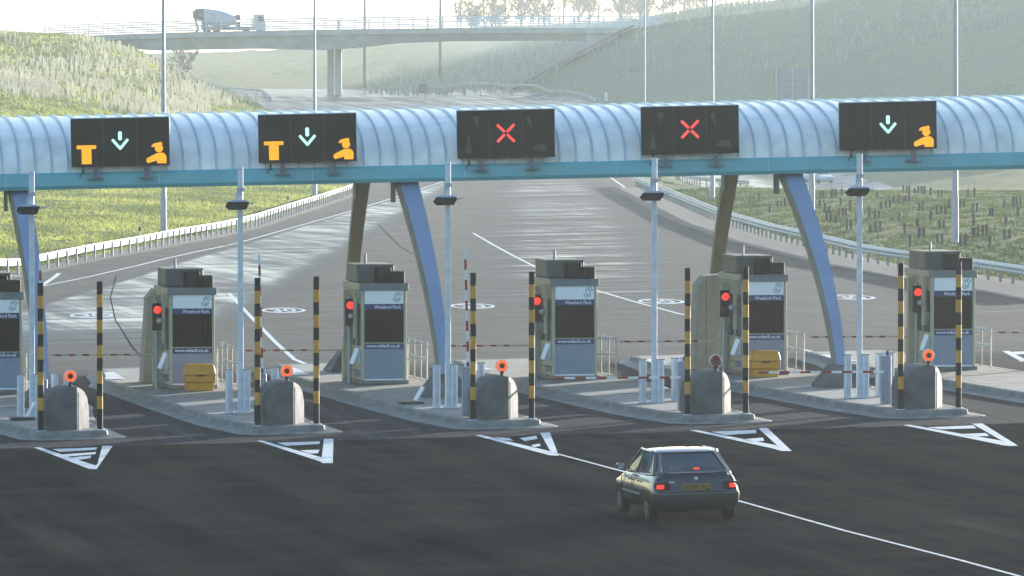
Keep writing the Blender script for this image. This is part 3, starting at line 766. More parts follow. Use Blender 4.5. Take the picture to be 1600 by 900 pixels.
# bins
def gbin():
    o = thing('grit_bin', (0, 0, 0), FA, 'x', 'grit bin', 'yellow grit bins in front of booths')
    m = MB(); m.loft([[(-.36, -.24, 0), (.36, -.24, 0), (.36, .24, 0), (-.36, .24, 0)], [(-.38, -.26, .22), (.38, -.26, .22), (.38, .26, .22), (-.38, .26, .22)], [(-.40, -.32, .24), (.40, -.32, .24), (.40, .3, .24), (-.40, .3, .24)], [(-.41, -.33, .42), (.41, -.33, .42), (.41, .31, .42), (-.41, .31, .42)]])
    m.build('tub', 'ybin', o, bevel=.03)
    l = MB(); l.loft([[(-.42, -.34, .425), (.42, -.34, .425), (.42, .32, .425), (-.42, .32, .425)], [(-.41, -.31, .52), (.41, -.31, .52), (.41, .31, .58), (-.41, .31, .58)], [(-.38, -.20, .70), (.38, -.20, .70), (.38, .28, .72), (-.38, .28, .72)]]); l.build('lid', 'ybin', o, bevel=.04)
    h = MB(); h.box(-.12, .12, -.36, -.335, .40, .44); h.build('handle', 'black', o)
    return o
gb = gbin()
gb.location = IP(1, -.32, 20.4); gb['label'] = 'yellow grit bin in front of the second booth from left'
q = dup(gb, IP(4, -.62, 20.4), label='yellow grit bin in front of the right of centre booth')
# signals
def signal():
    o = thing('traffic_signal', (0, 0, 0), FA, 'x', 'traffic light', 'red lane signals beside the booths')
    p = MB(); p.cyl((0, .1, 0), (0, .1, 2.5), .045); p.build('pole', 'column', o, smooth=True)
    h = MB(); h.box(-.13, .13, -.08, .06, 1.68, 2.42); h.build('housing', 'black', o, bevel=.03)
    l = MB(); l.cyl((0, -.08, 2.24), (0, -.10, 2.24), .105, n=24); l.build('red_lens', 'e_redlamp', o)
    l = MB(); l.cyl((0, -.08, 1.88), (0, -.095, 1.88), .10, n=24); l.build('green_lens', 'taildark', o)
    v = MB(); nn = 12
    for z in (2.24, 1.88):
        r1 = [(.12*math.cos(math.pi*k/nn), -.08, z+.12*math.sin(math.pi*k/nn)) for k in range(nn+1)]
        r2 = [(.12*math.cos(math.pi*k/nn), -.24, z+.12*math.sin(math.pi*k/nn)) for k in range(nn+1)]
        v.loft([r1, r2], close=False)
    v.build('visor', 'black', o, smooth=True)
    return o
sg = signal()
SGX = ['cut off at the left edge', 'in front of the curved grey shield on the left', 'beside the dark olive leg', 'half hidden by a striped post in the middle', 'in front of the grey shield wall right of centre', 'behind a striped post at the right']
for i, u in enumerate([-1.28, -1.25, -1.2, -1.3, -1.32, -1.2]):
    q = sg if i == 0 else dup(sg); q.location = IP(i, u+.03, 22.4, -.1); q['label'] = 'black lane signal showing red, '+SGX[i]
# shields
def shield():
    o = thing('shield_wall', (0, 0, 0), FA, 'x', 'wall', 'grey shield walls behind booths')
    m = MB(); n = 10; prof = [(-.45, 0)]
    for k in range(n+1):
        t = k/n; prof.append((-.45+.17*t*.85, 2.35*t))
    for k in range(1, 7):
        t = k/6*math.pi/2; prof.append((-.30+.16*math.sin(t)+0*t, 2.35+.22*(math.sin(t))))
    prof[-1] = (-.12, 2.6); prof += [(.55, 2.66), (.55, 0)]
    m.prism(prof, 0, 1.0); m.build('panel', 'shield', o, bevel=.05)
    j = MB(); j.box(-.12, -.105, -.006, 0, .1, 2.5); j.build('joint', 'conc_dark', o)
    return o
sh = shield(); sh.location = IP(1, -.72, 26.2); sh['label'] = 'curved grey shield wall behind the second booth from left'
dup(sh, IP(4, -.95, 26.2), label='curved grey shield wall behind the booth right of centre')
# railings
def railing():
    o = thing('railing', (0, 0, 0), FA, 'x', 'railing', 'tubular railings beside the booths')
    r = MB()
    for z in (1.05, .62): r.tube([(0, .0, z), (.60, 0, z)], .022); r.tube([(.60, 0, z), (.60, 3.4, z+.0)], .022)
    r.build('rail', 'galv', o, smooth=True)
    for (x, y) in ((.05, 0), (.60, 0), (.60, 1.1), (.60, 2.3), (.60, 3.4)):
        p = MB(); p.cyl((x, y, 0), (x, y, 1.08), .022, n=8); p.build('post', 'galv' if y < .5 else 'cream', o, smooth=True)
    return o
rl = railing()
for i in range(6):
    q = rl if i == 0 else dup(rl); q.location = IP(i, .45, 23.1); q['label'] = 'tubular steel railing right of the '+['booth at the left edge', 'second booth from left', 'booth by the dark olive leg', 'middle booth', 'booth right of centre', 'rightmost booth'][i]
# exit barriers
def xbarrier():
    o = thing('exit_barrier', (0, 0, 0), FA, 'x', 'barrier', 'thin red striped barriers behind the booths')
    m = MB(); m.box(-.09, .09, -.09, .09, 0, 1.12); m.build('housing', 'cream', o, bevel=.01)
    am = MB(); L = 2.75; x = -.09
    segs = [(.62, 0), (.16, 1), (.2, 0), (.18, 1), (.2, 0), (.18, 1), (.2, 0), (.18, 1), (.2, 0), (.18, 1), (.2, 0), (.18, 1), (.16, 0)]
    for l, c in segs: am.mi = c; am.box(x-l, x, -.115, -.09, .86, .91); x -= l
    am.build('arm', ['tarm', 'red'], o)
    return o
xb = xbarrier()
for i in range(1, 7):
    q = xb if i == 1 else dup(xb); q.location = IP(i, -1.12, 23.6); q['label'] = 'thin red striped exit barrier arm '+['left of the second booth from left', 'left of the booth by the olive leg', 'left of the middle booth', 'left of the booth right of centre', 'left of the rightmost booth', 'cut by the right picture edge'][i-1]
# small floor things
def plate():
    o = thing('floor_plate', (0, 0, 0), FA, 'x', 'floor plate', 'dark plates with a raised white flap on the islands')
    m = MB(); m.box(-.32, .28, -.3, .3, .0, .07); m.build('plate', 'plastic', o, bevel=.01)
    T = Matrix.Translation((.1, 0, .08)) @ Matrix.Rotation(R(-60), 4, 'Y'); f_ = MB(); f_.box(0, .40, -.25, .25, 0, .03, T); f_.build('flap', 'white', o)
    return o
fp = plate(); fp.location = IP(2, -1.45, 9.5); fp['label'] = 'dark floor plate with raised white flap on the middle island'
dup(fp, IP(0, -1.25, 6.0), label='dark floor plate with white flap beside the leftmost floodlight column')

# ------------------------------------------------------------------ canopy
CV0, CV1 = 19.5, 28.5
cano = thing('canopy', IP(2, 0, 24), 0, 'long blue barrel roofed canopy over all the toll lanes on arched legs', 'canopy')
def cpt(u, v, h):  # relative to empty
    p = IP(2, u, v, h)-IP(2, 0, 24); return (p.x, p.y, p.z)
U0, U1 = -21, 21
def arc(t):  # t 0..1 front to back -> (v, z)
    th = math.pi*t; return (24-4.45*math.cos(th), 5.92+1.52*math.sin(th)**.85)
ns = 28
shell = MB()
us = np.arange(U0, U1+.01, .44)
shell.loft([[cpt(u, *arc(t/ns)) for t in range(ns+1)] for u in us], close=False)
shell.loft([[cpt(u, arc(t/ns)[0], arc(t/ns)[1]-.06) for t in range(ns+1)] for u in (U0, U1)], close=False)
shell.build('roof_shell', 'shell', cano, smooth=True)
rb = MB()
for u in us:
    ra = []
    for t in range(ns+1):
        v_, z_ = arc(t/ns); th = math.pi*t/ns; nv, nz = -math.cos(th), math.sin(th)
        ra.append([cpt(u-.022, v_, z_), cpt(u-.022, v_+nv*.05, z_+nz*.055), cpt(u+.022, v_+nv*.05, z_+nz*.055), cpt(u+.022, v_, z_)])
    rb.loft(ra)
rb.build('standing_seams', 'rib', cano, smooth=False)
fa = MB()
for (v0, v1) in ((CV0-.08, CV0+.12), (CV1-.12, CV1+.08)):
    fa.loft([[cpt(u, v0+.03, 5.50), cpt(u, v0-.03, 5.60), cpt(u, v0, 5.88), cpt(u, v0+.06, 5.95), cpt(u, v1, 5.95), cpt(u, v1, 5.50)] for u in np.arange(U0, U1+.01, 3.0)])
fa.build('fascia', 'teal', cano)
jt = MB()
for u in np.arange(-19, 20, 4.1):
    a = cpt(u-.008, CV0-.114, 5.6); jt.add([cpt(u-.008, CV0-.115, 5.6), cpt(u+.008, CV0-.115, 5.6), cpt(u+.008, CV0-.085, 5.88), cpt(u-.008, CV0-.085, 5.88)], [(0, 1, 2, 3)])
jt.build('fascia_joint', 'rib', cano, fix=False)
so = MB(); so.loft([[cpt(u, CV0+.12, 5.62), cpt(u, CV0+.12, 5.72), cpt(u, CV1-.12, 5.72), cpt(u, CV1-.12, 5.62)] for u in (U0, U1)]); so.build('soffit', 'trim', cano)
# legs: pairs, each bowed
def leg(uc, front):
    base_v, top_v = (13.6, 20.2) if front else (31.0, 27.9)
    side = []
    for k in range(15):
        t = k/14; z = 5.60*t+.55*(1-t)*0
        # curve: starts steep, leans in towards the canopy near the top
        v_ = base_v+(top_v-base_v)*(t**1.7 if front else t**1.7); w = (.10+.15*t) if front else (.09+.07*t); dpt = (.13+.15*t) if front else (.10+.10*t)
        side.append((v_, z, w, dpt))
    m = MB(); m.loft([[cpt(uc-w, v_-dp, z), cpt(uc+w, v_-dp, z), cpt(uc+w, v_+dp, z), cpt(uc-w, v_+dp, z)] for v_, z, w, dp in side])
    l = m.build('leg', 'legblue' if front else 'legcream', cano, smooth=True)
    if True:
        s_ = MB(); s_.loft([[cpt(uc-w-.075, v_-dp+.05, z), cpt(uc-w-.003, v_-dp+.01, z), cpt(uc-w-.003, v_+dp, z), cpt(uc-w-.075, v_+dp, z)] for v_, z, w, dp in side]); s_.build('leg_side_plate', 'legcream', l, smooth=True)
    b = MB(); bs = .62; tp = .26
    b.loft([[cpt(uc-bs, base_v-.8, -.02), cpt(uc+bs, base_v-.8, -.02), cpt(uc+bs, base_v+.8, -.02), cpt(uc-bs, base_v+.8, -.02)], [cpt(uc-bs, base_v-.8, .05), cpt(uc+bs, base_v-.8, .05), cpt(uc+bs, base_v+.8, .05), cpt(uc-bs, base_v+.8, .05)],
            [cpt(uc-tp, base_v-.4, .58), cpt(uc+tp, base_v-.4, .58), cpt(uc+tp, base_v+.4, .58), cpt(uc-tp, base_v+.4, .58)]]); b.build('leg_footing', 'conc_dark', l)
    h = MB(); v_, z, w, dp = side[-1]
    h.loft([[cpt(uc-w-.14, v_-.25, zz), cpt(uc-w-.08, v_-.25, zz), cpt(uc-w-.08, v_+.25, zz), cpt(uc-w-.14, v_+.25, zz)] for zz in (4.95, 5.5)]); h.build('bracket_plate', 'trim', l)
LEGU = [-10.4, 0.0, 10.4]
for k, du in enumerate(LEGU):
    leg(du+.04, True); leg(du+.04, False)

# ------------------------------------------------------------------ lane signs
def sign_base():
    o = thing('lane_sign', (0, 0, 0), 0, 'x', 'lane sign', 'black electronic lane signs on the canopy')
    return o
def bar(mb, x0, z0, x1, z1, w, y0=-.012, y1=0):
    a = Vector((x0, z0)); b = Vector((x1, z1)); d = (b-a).normalized(); n = Vector((-d.y, d.x))*w/2; e = d*w*.25
    P_ = [a+n, a+n*.5-e, a-n*.5-e, a-n, b-n, b-n*.5+e, b+n*.5+e, b+n]
    mb.prism([(p.x, p.y) for p in P_], y0, y1)
SW, SH = 2.62, 1.28
SN = [('leftmost black lane sign with amber T, green arrow and amber attendant', 'TAO'), ('second black lane sign from left with amber T, green arrow and attendant', 'TAO'),
      ('middle black lane sign showing a red cross', 'X'), ('black lane sign right of centre showing a red cross', 'X'), ('rightmost black lane sign with green arrow and amber attendant but no T', 'AO')]
for k, (px, (lab, sy)) in enumerate(zip([188, 480.5, 790.5, 1078.5, 1387.5], SN)):
    # position along the row from the picture, on the canopy front line
    best = min(np.arange(-16, 16, .01), key=lambda u: abs((lambda p: 800+F*p.x/p.y)(IP(2, u, 19.2))-px))
    P0 = IP(2, best, 19.15, 6.10)
    o = thing('lane_sign', P0, FR*.35, lab, 'lane sign', 'black electronic lane signs on the canopy')
    o.rotation_euler = (0, -.021, FR*.35)
    c = MB(); c.box(-SW/2, SW/2, 0, .28, 0, SH); cb = c.build('cabinet', 'signblack', o, bevel=.012)
    fr2 = MB()
    for (a, b, z0, z1) in ((-SW/2, SW/2, SH, SH+.02), (SW/2, SW/2+.02, 0, SH)): fr2.box(a, b, -.01, .26, z0, z1)
    fr2.build('edge_trim', 'galv', o)
    j = MB()
    for x in (-.44, .44): j.box(x-.006, x+.006, -.003, .0, .02, SH-.02)
    j.build('panel_joint', 'signghost', cb)
    lg = MB()
    for x in (-.68, .68): lg.box(x-.06, x+.06, .06, .18, -.30, -.002)
    lg.build('stand', 'frame', o)
    ft = MB()
    for x in (-.68, .68): ft.box(x-.20, x+.20, -.03, .26, -.33, -.302)
    ft.build('foot_plate', 'trim', o)
    cbl = MB(); cbl.tube([(-1.0, .1, -.0), (-1.02, .05, -.16), (-1.1, .02, -.28)], .014, 6); cbl.tube([(-1.0, .1, -.0), (-.98, .05, -.2)], .014, 6); cbl.build('cable', 'black', o)
    gh = MB()
    if 'A' in sy:
        a = MB(); bar(a, 0, .90, 0, .71, .10); bar(a, -.20, .70, .005, .46, .075, -.012); bar(a, .20, .70, -.005, .46, .075, -.0122); a.build('green_arrow', 'e_green', o)
    if 'T' in sy:
        a = MB(); a.box(-1.16, -.64, -.012, 0, .47, .57); a.box(-1.03, -.77, -.012, 0, .07, .468); a.build('amber_t', 'e_amber', o)
    if 'O' in sy:
        a = MB(); X = lambda p: (p[0]+.93, p[1])
        head = [(.10+.11*math.cos(t), .45+.11*math.sin(t)*.95) for t in np.linspace(-math.pi, math.pi, 18)[:-1]]
        a.prism([X(p) for p in head], -.012, 0)
        a.prism([X(p) for p in [(-.10, .52), (-.04, .58), (.17, .625), (.20, .55), (.0, .50), (-.085, .485)]], -.0125, 0)
        a.prism([X(p) for p in [(-.24, .11), (-.20, .06), (.045, .13), (.045, .05), (.29, .05), (.295, .24), (.23, .325), (.12, .335), (.02, .315), (-.235, .185)]], -.012, 0)
        a.build('attendant_symbol', 'e_amber', o)
    if sy == 'X':
        a = MB()
        for sx in (-1, 1):
            for sz in (-1, 1): bar(a, .045*sx, .66+.045*sz, .22*sx, .66+.22*sz, .075, -.012 - .0001*(sx+1))
        a.build('red_cross', 'e_red', o)
        for q_ in ([(-1.1, .15), (-1.0, .7), (-.92, .15)], [(.55, 1.05), (.7, .75), (.66, 1.1)], [(-.9, 1.1), (-.75, .8), (-.7, 1.15)], [(.7, .2), (1.1, .15), (1.05, .35), (.8, .33)]):
            gh.prism(q_, -.004, 0)
        gh.build('unlit_symbol', 'signghost', o)
snap(bt)

# ------------------------------------------------------------------ car
def boolcut(o, cutters):
    for c in cutters:
        md = o.modifiers.new('b', 'BOOLEAN'); md.operation = 'DIFFERENCE'; md.object = c; md.solver = 'EXACT'
    bpy.context.view_layer.update()
    me = bpy.data.meshes.new_from_object(o.evaluated_get(bpy.context.evaluated_depsgraph_get()))
    o.modifiers.clear(); o.data = me
    for c in cutters: bpy.data.objects.remove(c)
def make_car(name, loc, rz, label, paint, group=None, brake=True):
    o = thing(name, loc, rz, label, 'car', group)
    def sec(y, w0, w1, w2, zb, zbelt, ztop):
        sh_ = lambda z: (max(0, z-.56)*.36 if y < -1.5 else 0)
        half = [(0, zb), (w0*.8, zb), (w0, zb+.07), (w1, .40), (w1+.005, .55), (w1-.005, .70), (w2, zbelt-.05), (w2-.05, zbelt), (w2*.55, zbelt+(ztop-zbelt)*.8), (0, ztop)]
        L = [(-x, y, z) for x, z in half[1:-1]][::-1]
        return [(x, yy+sh_(z), z) for x, yy, z in [(x, y, z) for x, z in half]+L]
    secs = [sec(-1.99, .40, .45, .42, .46, .80, .82), sec(-2.0, .68, .76, .69, .30, .93, .945), sec(-1.985, .72, .79, .72, .27, .95, .965), sec(-1.88, .75, .83, .755, .24, .955, .97), sec(-1.6, .78, .84, .775, .22, .94, .955), sec(-1.0, .79, .845, .78, .20, .94, .95),
            sec(0, .79, .845, .78, .19, .925, .935), sec(.8, .79, .84, .775, .20, .91, .93), sec(1.15, .78, .835, .76, .22, .885, .92), sec(1.6, .75, .82, .72, .22, .80, .84), sec(1.95, .70, .77, .65, .24, .70, .73), sec(2.10, .60, .64, .52, .30, .62, .64)]
    b = MB(); b.loft([[Vector(p) for p in s_] for s_ in secs]); bd = b.build('body', paint, o)
    sm = bd.modifiers.new('s', 'SUBSURF'); sm.levels = 2; sm.render_levels = 2
    bpy.context.view_layer.update()
    bd.data = bpy.data.meshes.new_from_object(bd.evaluated_get(bpy.context.evaluated_depsgraph_get())); bd.modifiers.clear()
    cut = []
    for y in (-1.28, 1.26):
        for sx in (-1, 1):
            c = MB(); c.cyl((sx*.62, y, .30), (sx*1.0, y, .30), .345, n=32); cut.append(c.build('cut', 'black'))
    boolcut(bd, cut); bd.data.polygons.foreach_set('use_smooth', [True]*len(bd.data.polygons)); bd.data.set_sharp_from_angle(angle=R(35))
    # glasshouse: belt points and roof points
    zb, zr = .915, 1.355
    belt = {'wsL': (-.68, 1.02), 'A': (-.735, .86), 'B': (-.75, -.12), 'C': (-.745, -.98), 'D': (-.715, -1.58), 'rL': (-.655, -1.76)}
    roof = {'wsL': (-.54, .22), 'A': (-.595, .14), 'B': (-.615, -.28), 'C': (-.61, -.92), 'D': (-.575, -1.04), 'rL': (-.52, -1.10)}
    def pb(k, s_=1): x, y = belt[k]; return Vector((x*s_, y, zb+(.0 if y > -1.5 else .03)))
    def pr(k, s_=1): x, y = roof[k]; return Vector((x*s_, y, zr-(.02 if k in ('wsL',) else 0)-(.035 if k in ('D', 'rL') else 0)))
    def pane(a, b_, c, d, name, inset=.04):
        ctr = (a+b_+c+d)/4; q = [p+(ctr-p)*inset for p in (a, b_, c, d)]
        n = (b_-a).cross(d-a).normalized()*.006
        m = MB(); m.loft([[p-n for p in q], [p+n for p in q]]); return m.build(name, 'carglass', o)
    for s_ in (1, -1):
        pane(pb('A', s_), pb('B', s_), pr('B', s_), pr('A', s_), 'side_window', .09)
        pane(pb('B', s_), pb('C', s_), pr('C', s_), pr('B', s_), 'side_window', .10)
        pane(pb('C', s_), pb('D', s_), pr('D', s_), pr('C', s_), 'quarter_window', .2)
    pane(pb('wsL'), pb('wsL', -1), pr('wsL', -1), pr('wsL'), 'windscreen', .04)
    pane(pb('rL'), pb('rL', -1), pr('rL', -1), pr('rL'), 'rear_window', .05)
    fr3 = MB()
    def br(a, b_, w=.035, d=.03):
        fr3.cyl(a, b_, w, w*.9, 8)
    for s_ in (1, -1):
        br(pb('A', s_), pr('A', s_), .03); br(pb('wsL', s_), pr('wsL', s_), .025); br(pb('B', s_), pr('B', s_), .028); br(pb('C', s_), pr('C', s_), .03); br(pb('D', s_), pr('D', s_), .05); br(pb('rL', s_), pr('rL', s_), .045)
        fr3.add([pb('D', s_), pb('rL', s_), pr('rL', s_), pr('D', s_)], [(0, 1, 2, 3)]); fr3.add([pb('A', s_), pb('wsL', s_), pr('wsL', s_), pr('A', s_)], [(0, 1, 2, 3)])
        fr3.add([pb('C', s_).lerp(pb('D', s_), .72), pb('D', s_), pr('D', s_), pr('C', s_).lerp(pr('D', s_), .45)], [(0, 1, 2, 3)])
        br(pr('A', s_), pr('B', s_), .03); br(pr('B', s_), pr('C', s_), .03); br(pr('C', s_), pr('D', s_), .035); br(pb('A', s_)-Vector((0, 0, .01)), pb('C', s_)-Vector((0, 0, .01)), .028); br(pb('C', s_), pb('D', s_), .035); br(pb('D', s_), pb('rL', s_), .04); br(pr('D', s_), pr('rL', s_), .035)
    br(pb('rL'), pb('rL', -1), .045); br(pr('rL'), pr('rL', -1), .035)
    fr3.build('pillars', paint, o, smooth=True)
    rf_ = MB(); rr = []
    for y, w, dz in ((.24, .56, -.03), (.12, .60, .0), (-.3, .625, .025), (-.9, .615, .02), (-1.04, .585, -.012), (-1.12, .52, -.035)):
        rr.append([Vector((w*t, y, zr+dz+.025*(1-t*t)-.02*(abs(t) > .95))) for t in np.linspace(-1, 1, 11)]+[Vector((w*t, y, zr+dz-.03)) for t in np.linspace(1, -1, 11)])
    rf_.loft(rr); rf_.build('roof', paint, o, smooth=True)
    sp_ = MB(); pts = []
    for t in np.linspace(-1, 1, 15):
        x = .64*t; y = -1.93+.18*abs(t)**3; z = 1.055-.10*abs(t)**4
        pts.append([(x, y-.05, z), (x, y+.09, z-.0), (x, y+.10, z+.022), (x, y-.04, z+.03)])
    sp_.loft(pts); s1 = sp_.build('spoiler', paint, o, smooth=True)
    hb = MB(); hb.box(-.055, .055, -1.995, -1.975, 1.045, 1.085); hb.build('high_brake_light', 'e_tail' if brake else 'taildark', s1, bevel=.008)
    tg = MB(); tg.loft([[Vector((x, y, z)) for x, y, z in ((-.62, -1.995, .60), (.62, -1.995, .60), (.62, -1.93, .60), (-.62, -1.93, .60))], [Vector((x, y, z)) for x, y, z in ((-.64, -1.925, .86), (.64, -1.925, .86), (.64, -1.9, .86), (-.64, -1.9, .86))],
                        [Vector((x, y, z)) for x, y, z in ((-.62, -1.87, .975), (.62, -1.87, .975), (.62, -1.8, .975), (-.62, -1.8, .975))]]); tg.build('tailgate', paint, o, bevel=.02)
    bp_ = MB(); prof = [(-.80, -1.62), (-.815, -1.85), (-.78, -1.98), (-.6, -2.045), (0, -2.07), (.6, -2.045), (.78, -1.98), (.815, -1.85), (.80, -1.62)]
    bp_.loft([[(x*sc, y+dy, z) for x, y in prof]+[(x*.9, -1.6, z) for x, y in (prof[-1], prof[0])] for z, sc, dy in ((.24, .93, .06), (.30, .99, .01), (.50, 1.03, -.005), (.575, 1.035, 0.0), (.595, 1.02, .02))])
    bb_ = bp_.build('rear_bumper', 'plastic', o, smooth=True)
    bs = MB(); bs.loft([[(x*1.04, y-.004, z) for x, y in prof] for z in (.573, .59)], close=False); bs.build('bumper_strip', 'trim', bb_)
    pt = MB(); pt.box(-.27, .27, -2.005, -1.955, .645, .76); pp = pt.build('number_plate', 'plate', o)
    text('K595 PLJ', .11, 'black', pp, (-.235, -2.007, .662), width=.47, name='plate_lettering')
    for s_ in (-1, 1):
        t_ = MB(); t_.loft([[Vector((s_*x, y, z)) for x, y, z in ((.50, -1.975, zz), (.70, -1.955, zz), (.80, -1.86, zz), (.72, -1.8, zz), (.5, -1.9, zz))] for zz in (.655, .80)]); t_.v = [(a, b_-.035, c) for a, b_, c in t_.v]; tl = t_.build('tail_light', 'taildark', o, bevel=.01)
        e_ = MB(); e_.loft([[Vector((s_*x, y, z)) for x, y, z in ((.625, -1.980, zz), (.71, -1.972, zz), (.77, -1.905, zz), (.72, -1.9, zz), (.62, -1.93, zz))] for zz in (.675, .76)]); e_.v = [(a, b_-.042, c) for a, b_, c in e_.v]; e_.build('lit_lens', 'e_tail' if brake else 'taildark', tl, bevel=.02)
    bg = MB(); bg.cyl((0, -1.92, .87), (0, -1.95, .87), .03, n=16); bg.build('tailgate_badge', 'galv', o)
    bt_ = MB(); bt_.box(-.52, -.42, -1.985, -1.94, .79, .82); bt_.build('small_badge', 'galv', o)
    se = MB()
    for s_ in (-1, 1):
        for y in (-.06, .92): se.box(s_*.846-.006, s_*.846+.006, y-.006, y+.006, .30, .84)
    se.build('door_seam', 'plastic', o)
    ds = MB()
    for s_ in (-1, 1):
        ds.box(s_*.85-.008, s_*.85+.008, -.80, -.02, .50, .545); ds.box(s_*.85-.008, s_*.85+.008, .04, .86, .50, .545)
    ds.build('rubbing_strip', 'trim', o)
    for s_ in (-1, 1):
        mr = MB(); mr.loft([[Vector((s_*(.83+x), .72+y, .98+z)) for x, z in ((-.0, -.055), (.13, -.06), (.16, -.02), (.155, .05), (.12, .075), (.0, .06))] for y in (-.03, .06)]); mm = mr.build('door_mirror', paint, o, bevel=.015)
        mg = MB(); mg.box(*sorted((s_*.85, s_*.965)), .683, .689, .935, 1.035); mg.build('mirror_glass', 'galvb', mm)
        dh = MB(); 
        for y in (-.75, .05): dh.box(*sorted((s_*.835, s_*.862)), y, y+.14, .76, .785)
        dh.build('door_handle', 'plastic', o)
    for y in (-1.28, 1.26):
        for s_ in (-1, 1):
            w_ = MB(); w_.cyl((s_*.655, y, .295), (s_*.825, y, .295), .295, n=32)
            wh = w_.build('wheel', 'rubber', o, smooth=True, bevel=.03)
            r_ = MB(); r_.cyl((s_*.80, y, .295), (s_*.832, y, .295), .19, .17, 24); r_.build('rim', 'rim', wh)
    it = MB()
    for x in (-.36, .36): it.box(x-.22, x+.22, -.25, -.10, .5, 1.02); it.box(x-.11, x+.11, -.24, -.16, 1.04, 1.2)
    it.box(-.60, .60, -1.05, -.92, .5, .98)
    it.build('seats', 'seat', o, bevel=.03)
    fl2 = MB(); fl2.box(-.66, .66, -1.7, .95, .80, .86); fl2.build('parcel_shelf', 'plastic', o)
    return o
cp_ = gp(1080, 813.5, DROP)
carY = cp_.y+1.28; carX = (1078-800)/F*(carY)-.0
CA = .185
car = make_car('car', (carX-.27, carY, CF*carX+DROP+.004), CA, 'dark blue green hatchback with lit brake lights driving towards the toll lanes', 'carpaint')
car.rotation_euler = (0, -CF, CA); car.scale.z = .955
hp = hit(1279, 286)
cx, cy = (1279-800)/15.2, F/15.2
fc = make_car('car', (cx, cy, tz(cx, cy)+.08), math.pi+.45, 'small silver car on the far carriageway seen under the canopy', 'silver', brake=False)

# ------------------------------------------------------------------ guardrails
def guardrail(pts, label, post_gap=2.8, hgt=.74, beams=1, maxp=96, thick=.31, name='guardrail', offz=0):
    """pts world (x,y) base line"""
    P_ = [Vector((p[0], p[1], 0)) for p in pts]
    L = [0]
    for a, b in zip(P_[:-1], P_[1:]): L.append(L[-1]+(b-a).length)
    tot = L[-1]
    def at(s_):
        x = np.interp(s_, L, [p.x for p in P_]); y = np.interp(s_, L, [p.y for p in P_])
        return Vector((x, y, tz(x, y)+offz))
    o = thing(name, at(0), 0, label, 'crash barrier', None)
    org = at(0); ss = np.arange(0, tot, 4.0)
    def side(s_, d):
        t = (at(min(tot, s_+1))-at(max(0, s_-1))); t.z = 0; t.normalize(); return Vector((t.y, -t.x, 0))*d
    for bnum in range(beams):
        off = (.0, .42)[bnum]
        b = MB(); rg = []
        for s_ in ss:
            p = at(s_)-org
            rg.append([tuple(p+side(s_, off+d)+Vector((0, 0, hgt-thick+z*thick))) for d, z in ((0, 0), (-.05, .18), (-.05, .32), (0, .5), (-.05, .68), (-.05, .82), (0, 1), (.03, 1), (.03, 0))])
        b.loft(rg); b.build('beam', 'galvb', o)
    k = 0; s_ = 1.0
    extra = MB()
    while s_ < tot:
        p = at(s_)-org; q = p+side(s_, .10)
        t = side(s_, 1); T = Matrix.Translation(q) @ Matrix.Rotation(math.atan2(t.y, t.x), 4, 'Z')
        if k < maxp:
            m = MB(); m.box(-.05, .05, -.03, .03, -.1, hgt-.04, T); m.build('post', 'railpost', o)
        else: extra.box(-.05, .05, -.03, .03, -.1, hgt-.04, T)
        s_ += post_gap; k += 1
    if extra.v: tag(extra.build('posts', 'galvb', o), kind='stuff')
    return o
ly = np.arange(262, 535, 4.); guardrail([(float(edge(EL, y)), y) for y in ly], 'long steel guardrail along the sunny grass on the left of the road')
ry = np.arange(255, 545, 4.); guardrail([(float(edge(ER, y)), y) for y in ry], 'long double steel guardrail along the dark grass bank on the right', beams=2, post_gap=3.0)
def hl(pts): return [(q.x, q.y) for q in (hit(*p) for p in pts) if q is not None]
guardrail([(p[1]-800 and (p[1]-800)/p[0]-.5, F/p[0]) for p in orow if p[0] >= 16], 'low steel fence between the median grass and the far carriageway', post_gap=2.4, hgt=.85)
guardrail([(float(edge(ER, y))+.6, y) for y in np.arange(F/12.35, F/10.4, 5.)], 'distant hazy guardrail curving along the far road below the slope', post_gap=4, hgt=.9)
guardrail([(float(edge(EL, y))+1, y) for y in np.arange(F/12.0, F/10.0, 5.)], 'distant hazy guardrail at the far left bend of the road', post_gap=4, hgt=.9)

# ------------------------------------------------------------------ lamp columns
def lampcol():
    o = thing('lamp_column', (0, 0, 0), 0, 'x', 'lamp post', 'tall road lighting columns beyond the canopy')
    m = MB(); m.cyl((0, 0, 0), (0, 0, 2.2), .17, .16, 16); m.cyl((0, 0, 2.2), (0, 0, 16), .14, .07, 16); m.build('pole', 'column', o, smooth=True)
    b = MB(); b.cyl((0, 0, 0), (0, 0, .05), .26, n=12); b.build('base_plate', 'conc', o)
    a = MB(); a.tube([(0, 0, 15.9), (-.8, 0, 16.3), (-1.6, 0, 16.4)], .04); a.build('arm', 'column', o, smooth=True)
    h = MB(); h.box(-2.3, -1.5, -.15, .15, 16.3, 16.45); h.build('lamp_head', 'column', o, bevel=.04)
    return o
lc = lampcol(); k = 0
LCL = ['tall lamp column on the sunny grass, leftmost behind the canopy', 'tall lamp column behind the canopy left of the bridge pier', 'faint lamp column rising near the bridge abutment', 'tall lamp column behind the red cross sign right of centre',
       'tall lamp column in front of the big grey sign back', 'tall thick lamp column at the right in front of the hillside']
for (px, s) in ((255.5, 28.8), (491.5, 22.2), (1007, 17.5), (1113, 23.0), (1268.5, 28.0), (1492.5, 33.0)):
    x, y = (px-800)/s, F/s; q = lc if k == 0 else dup(lc)
    q.location = (x, y, tz(x, y)); q['label'] = LCL[k]; k += 1
    if px == 1007: q.scale = (.8, .8, 1.2)
def vp(px, s): return Vector(((px-800)/s, F/s, tz((px-800)/s, F/s)))

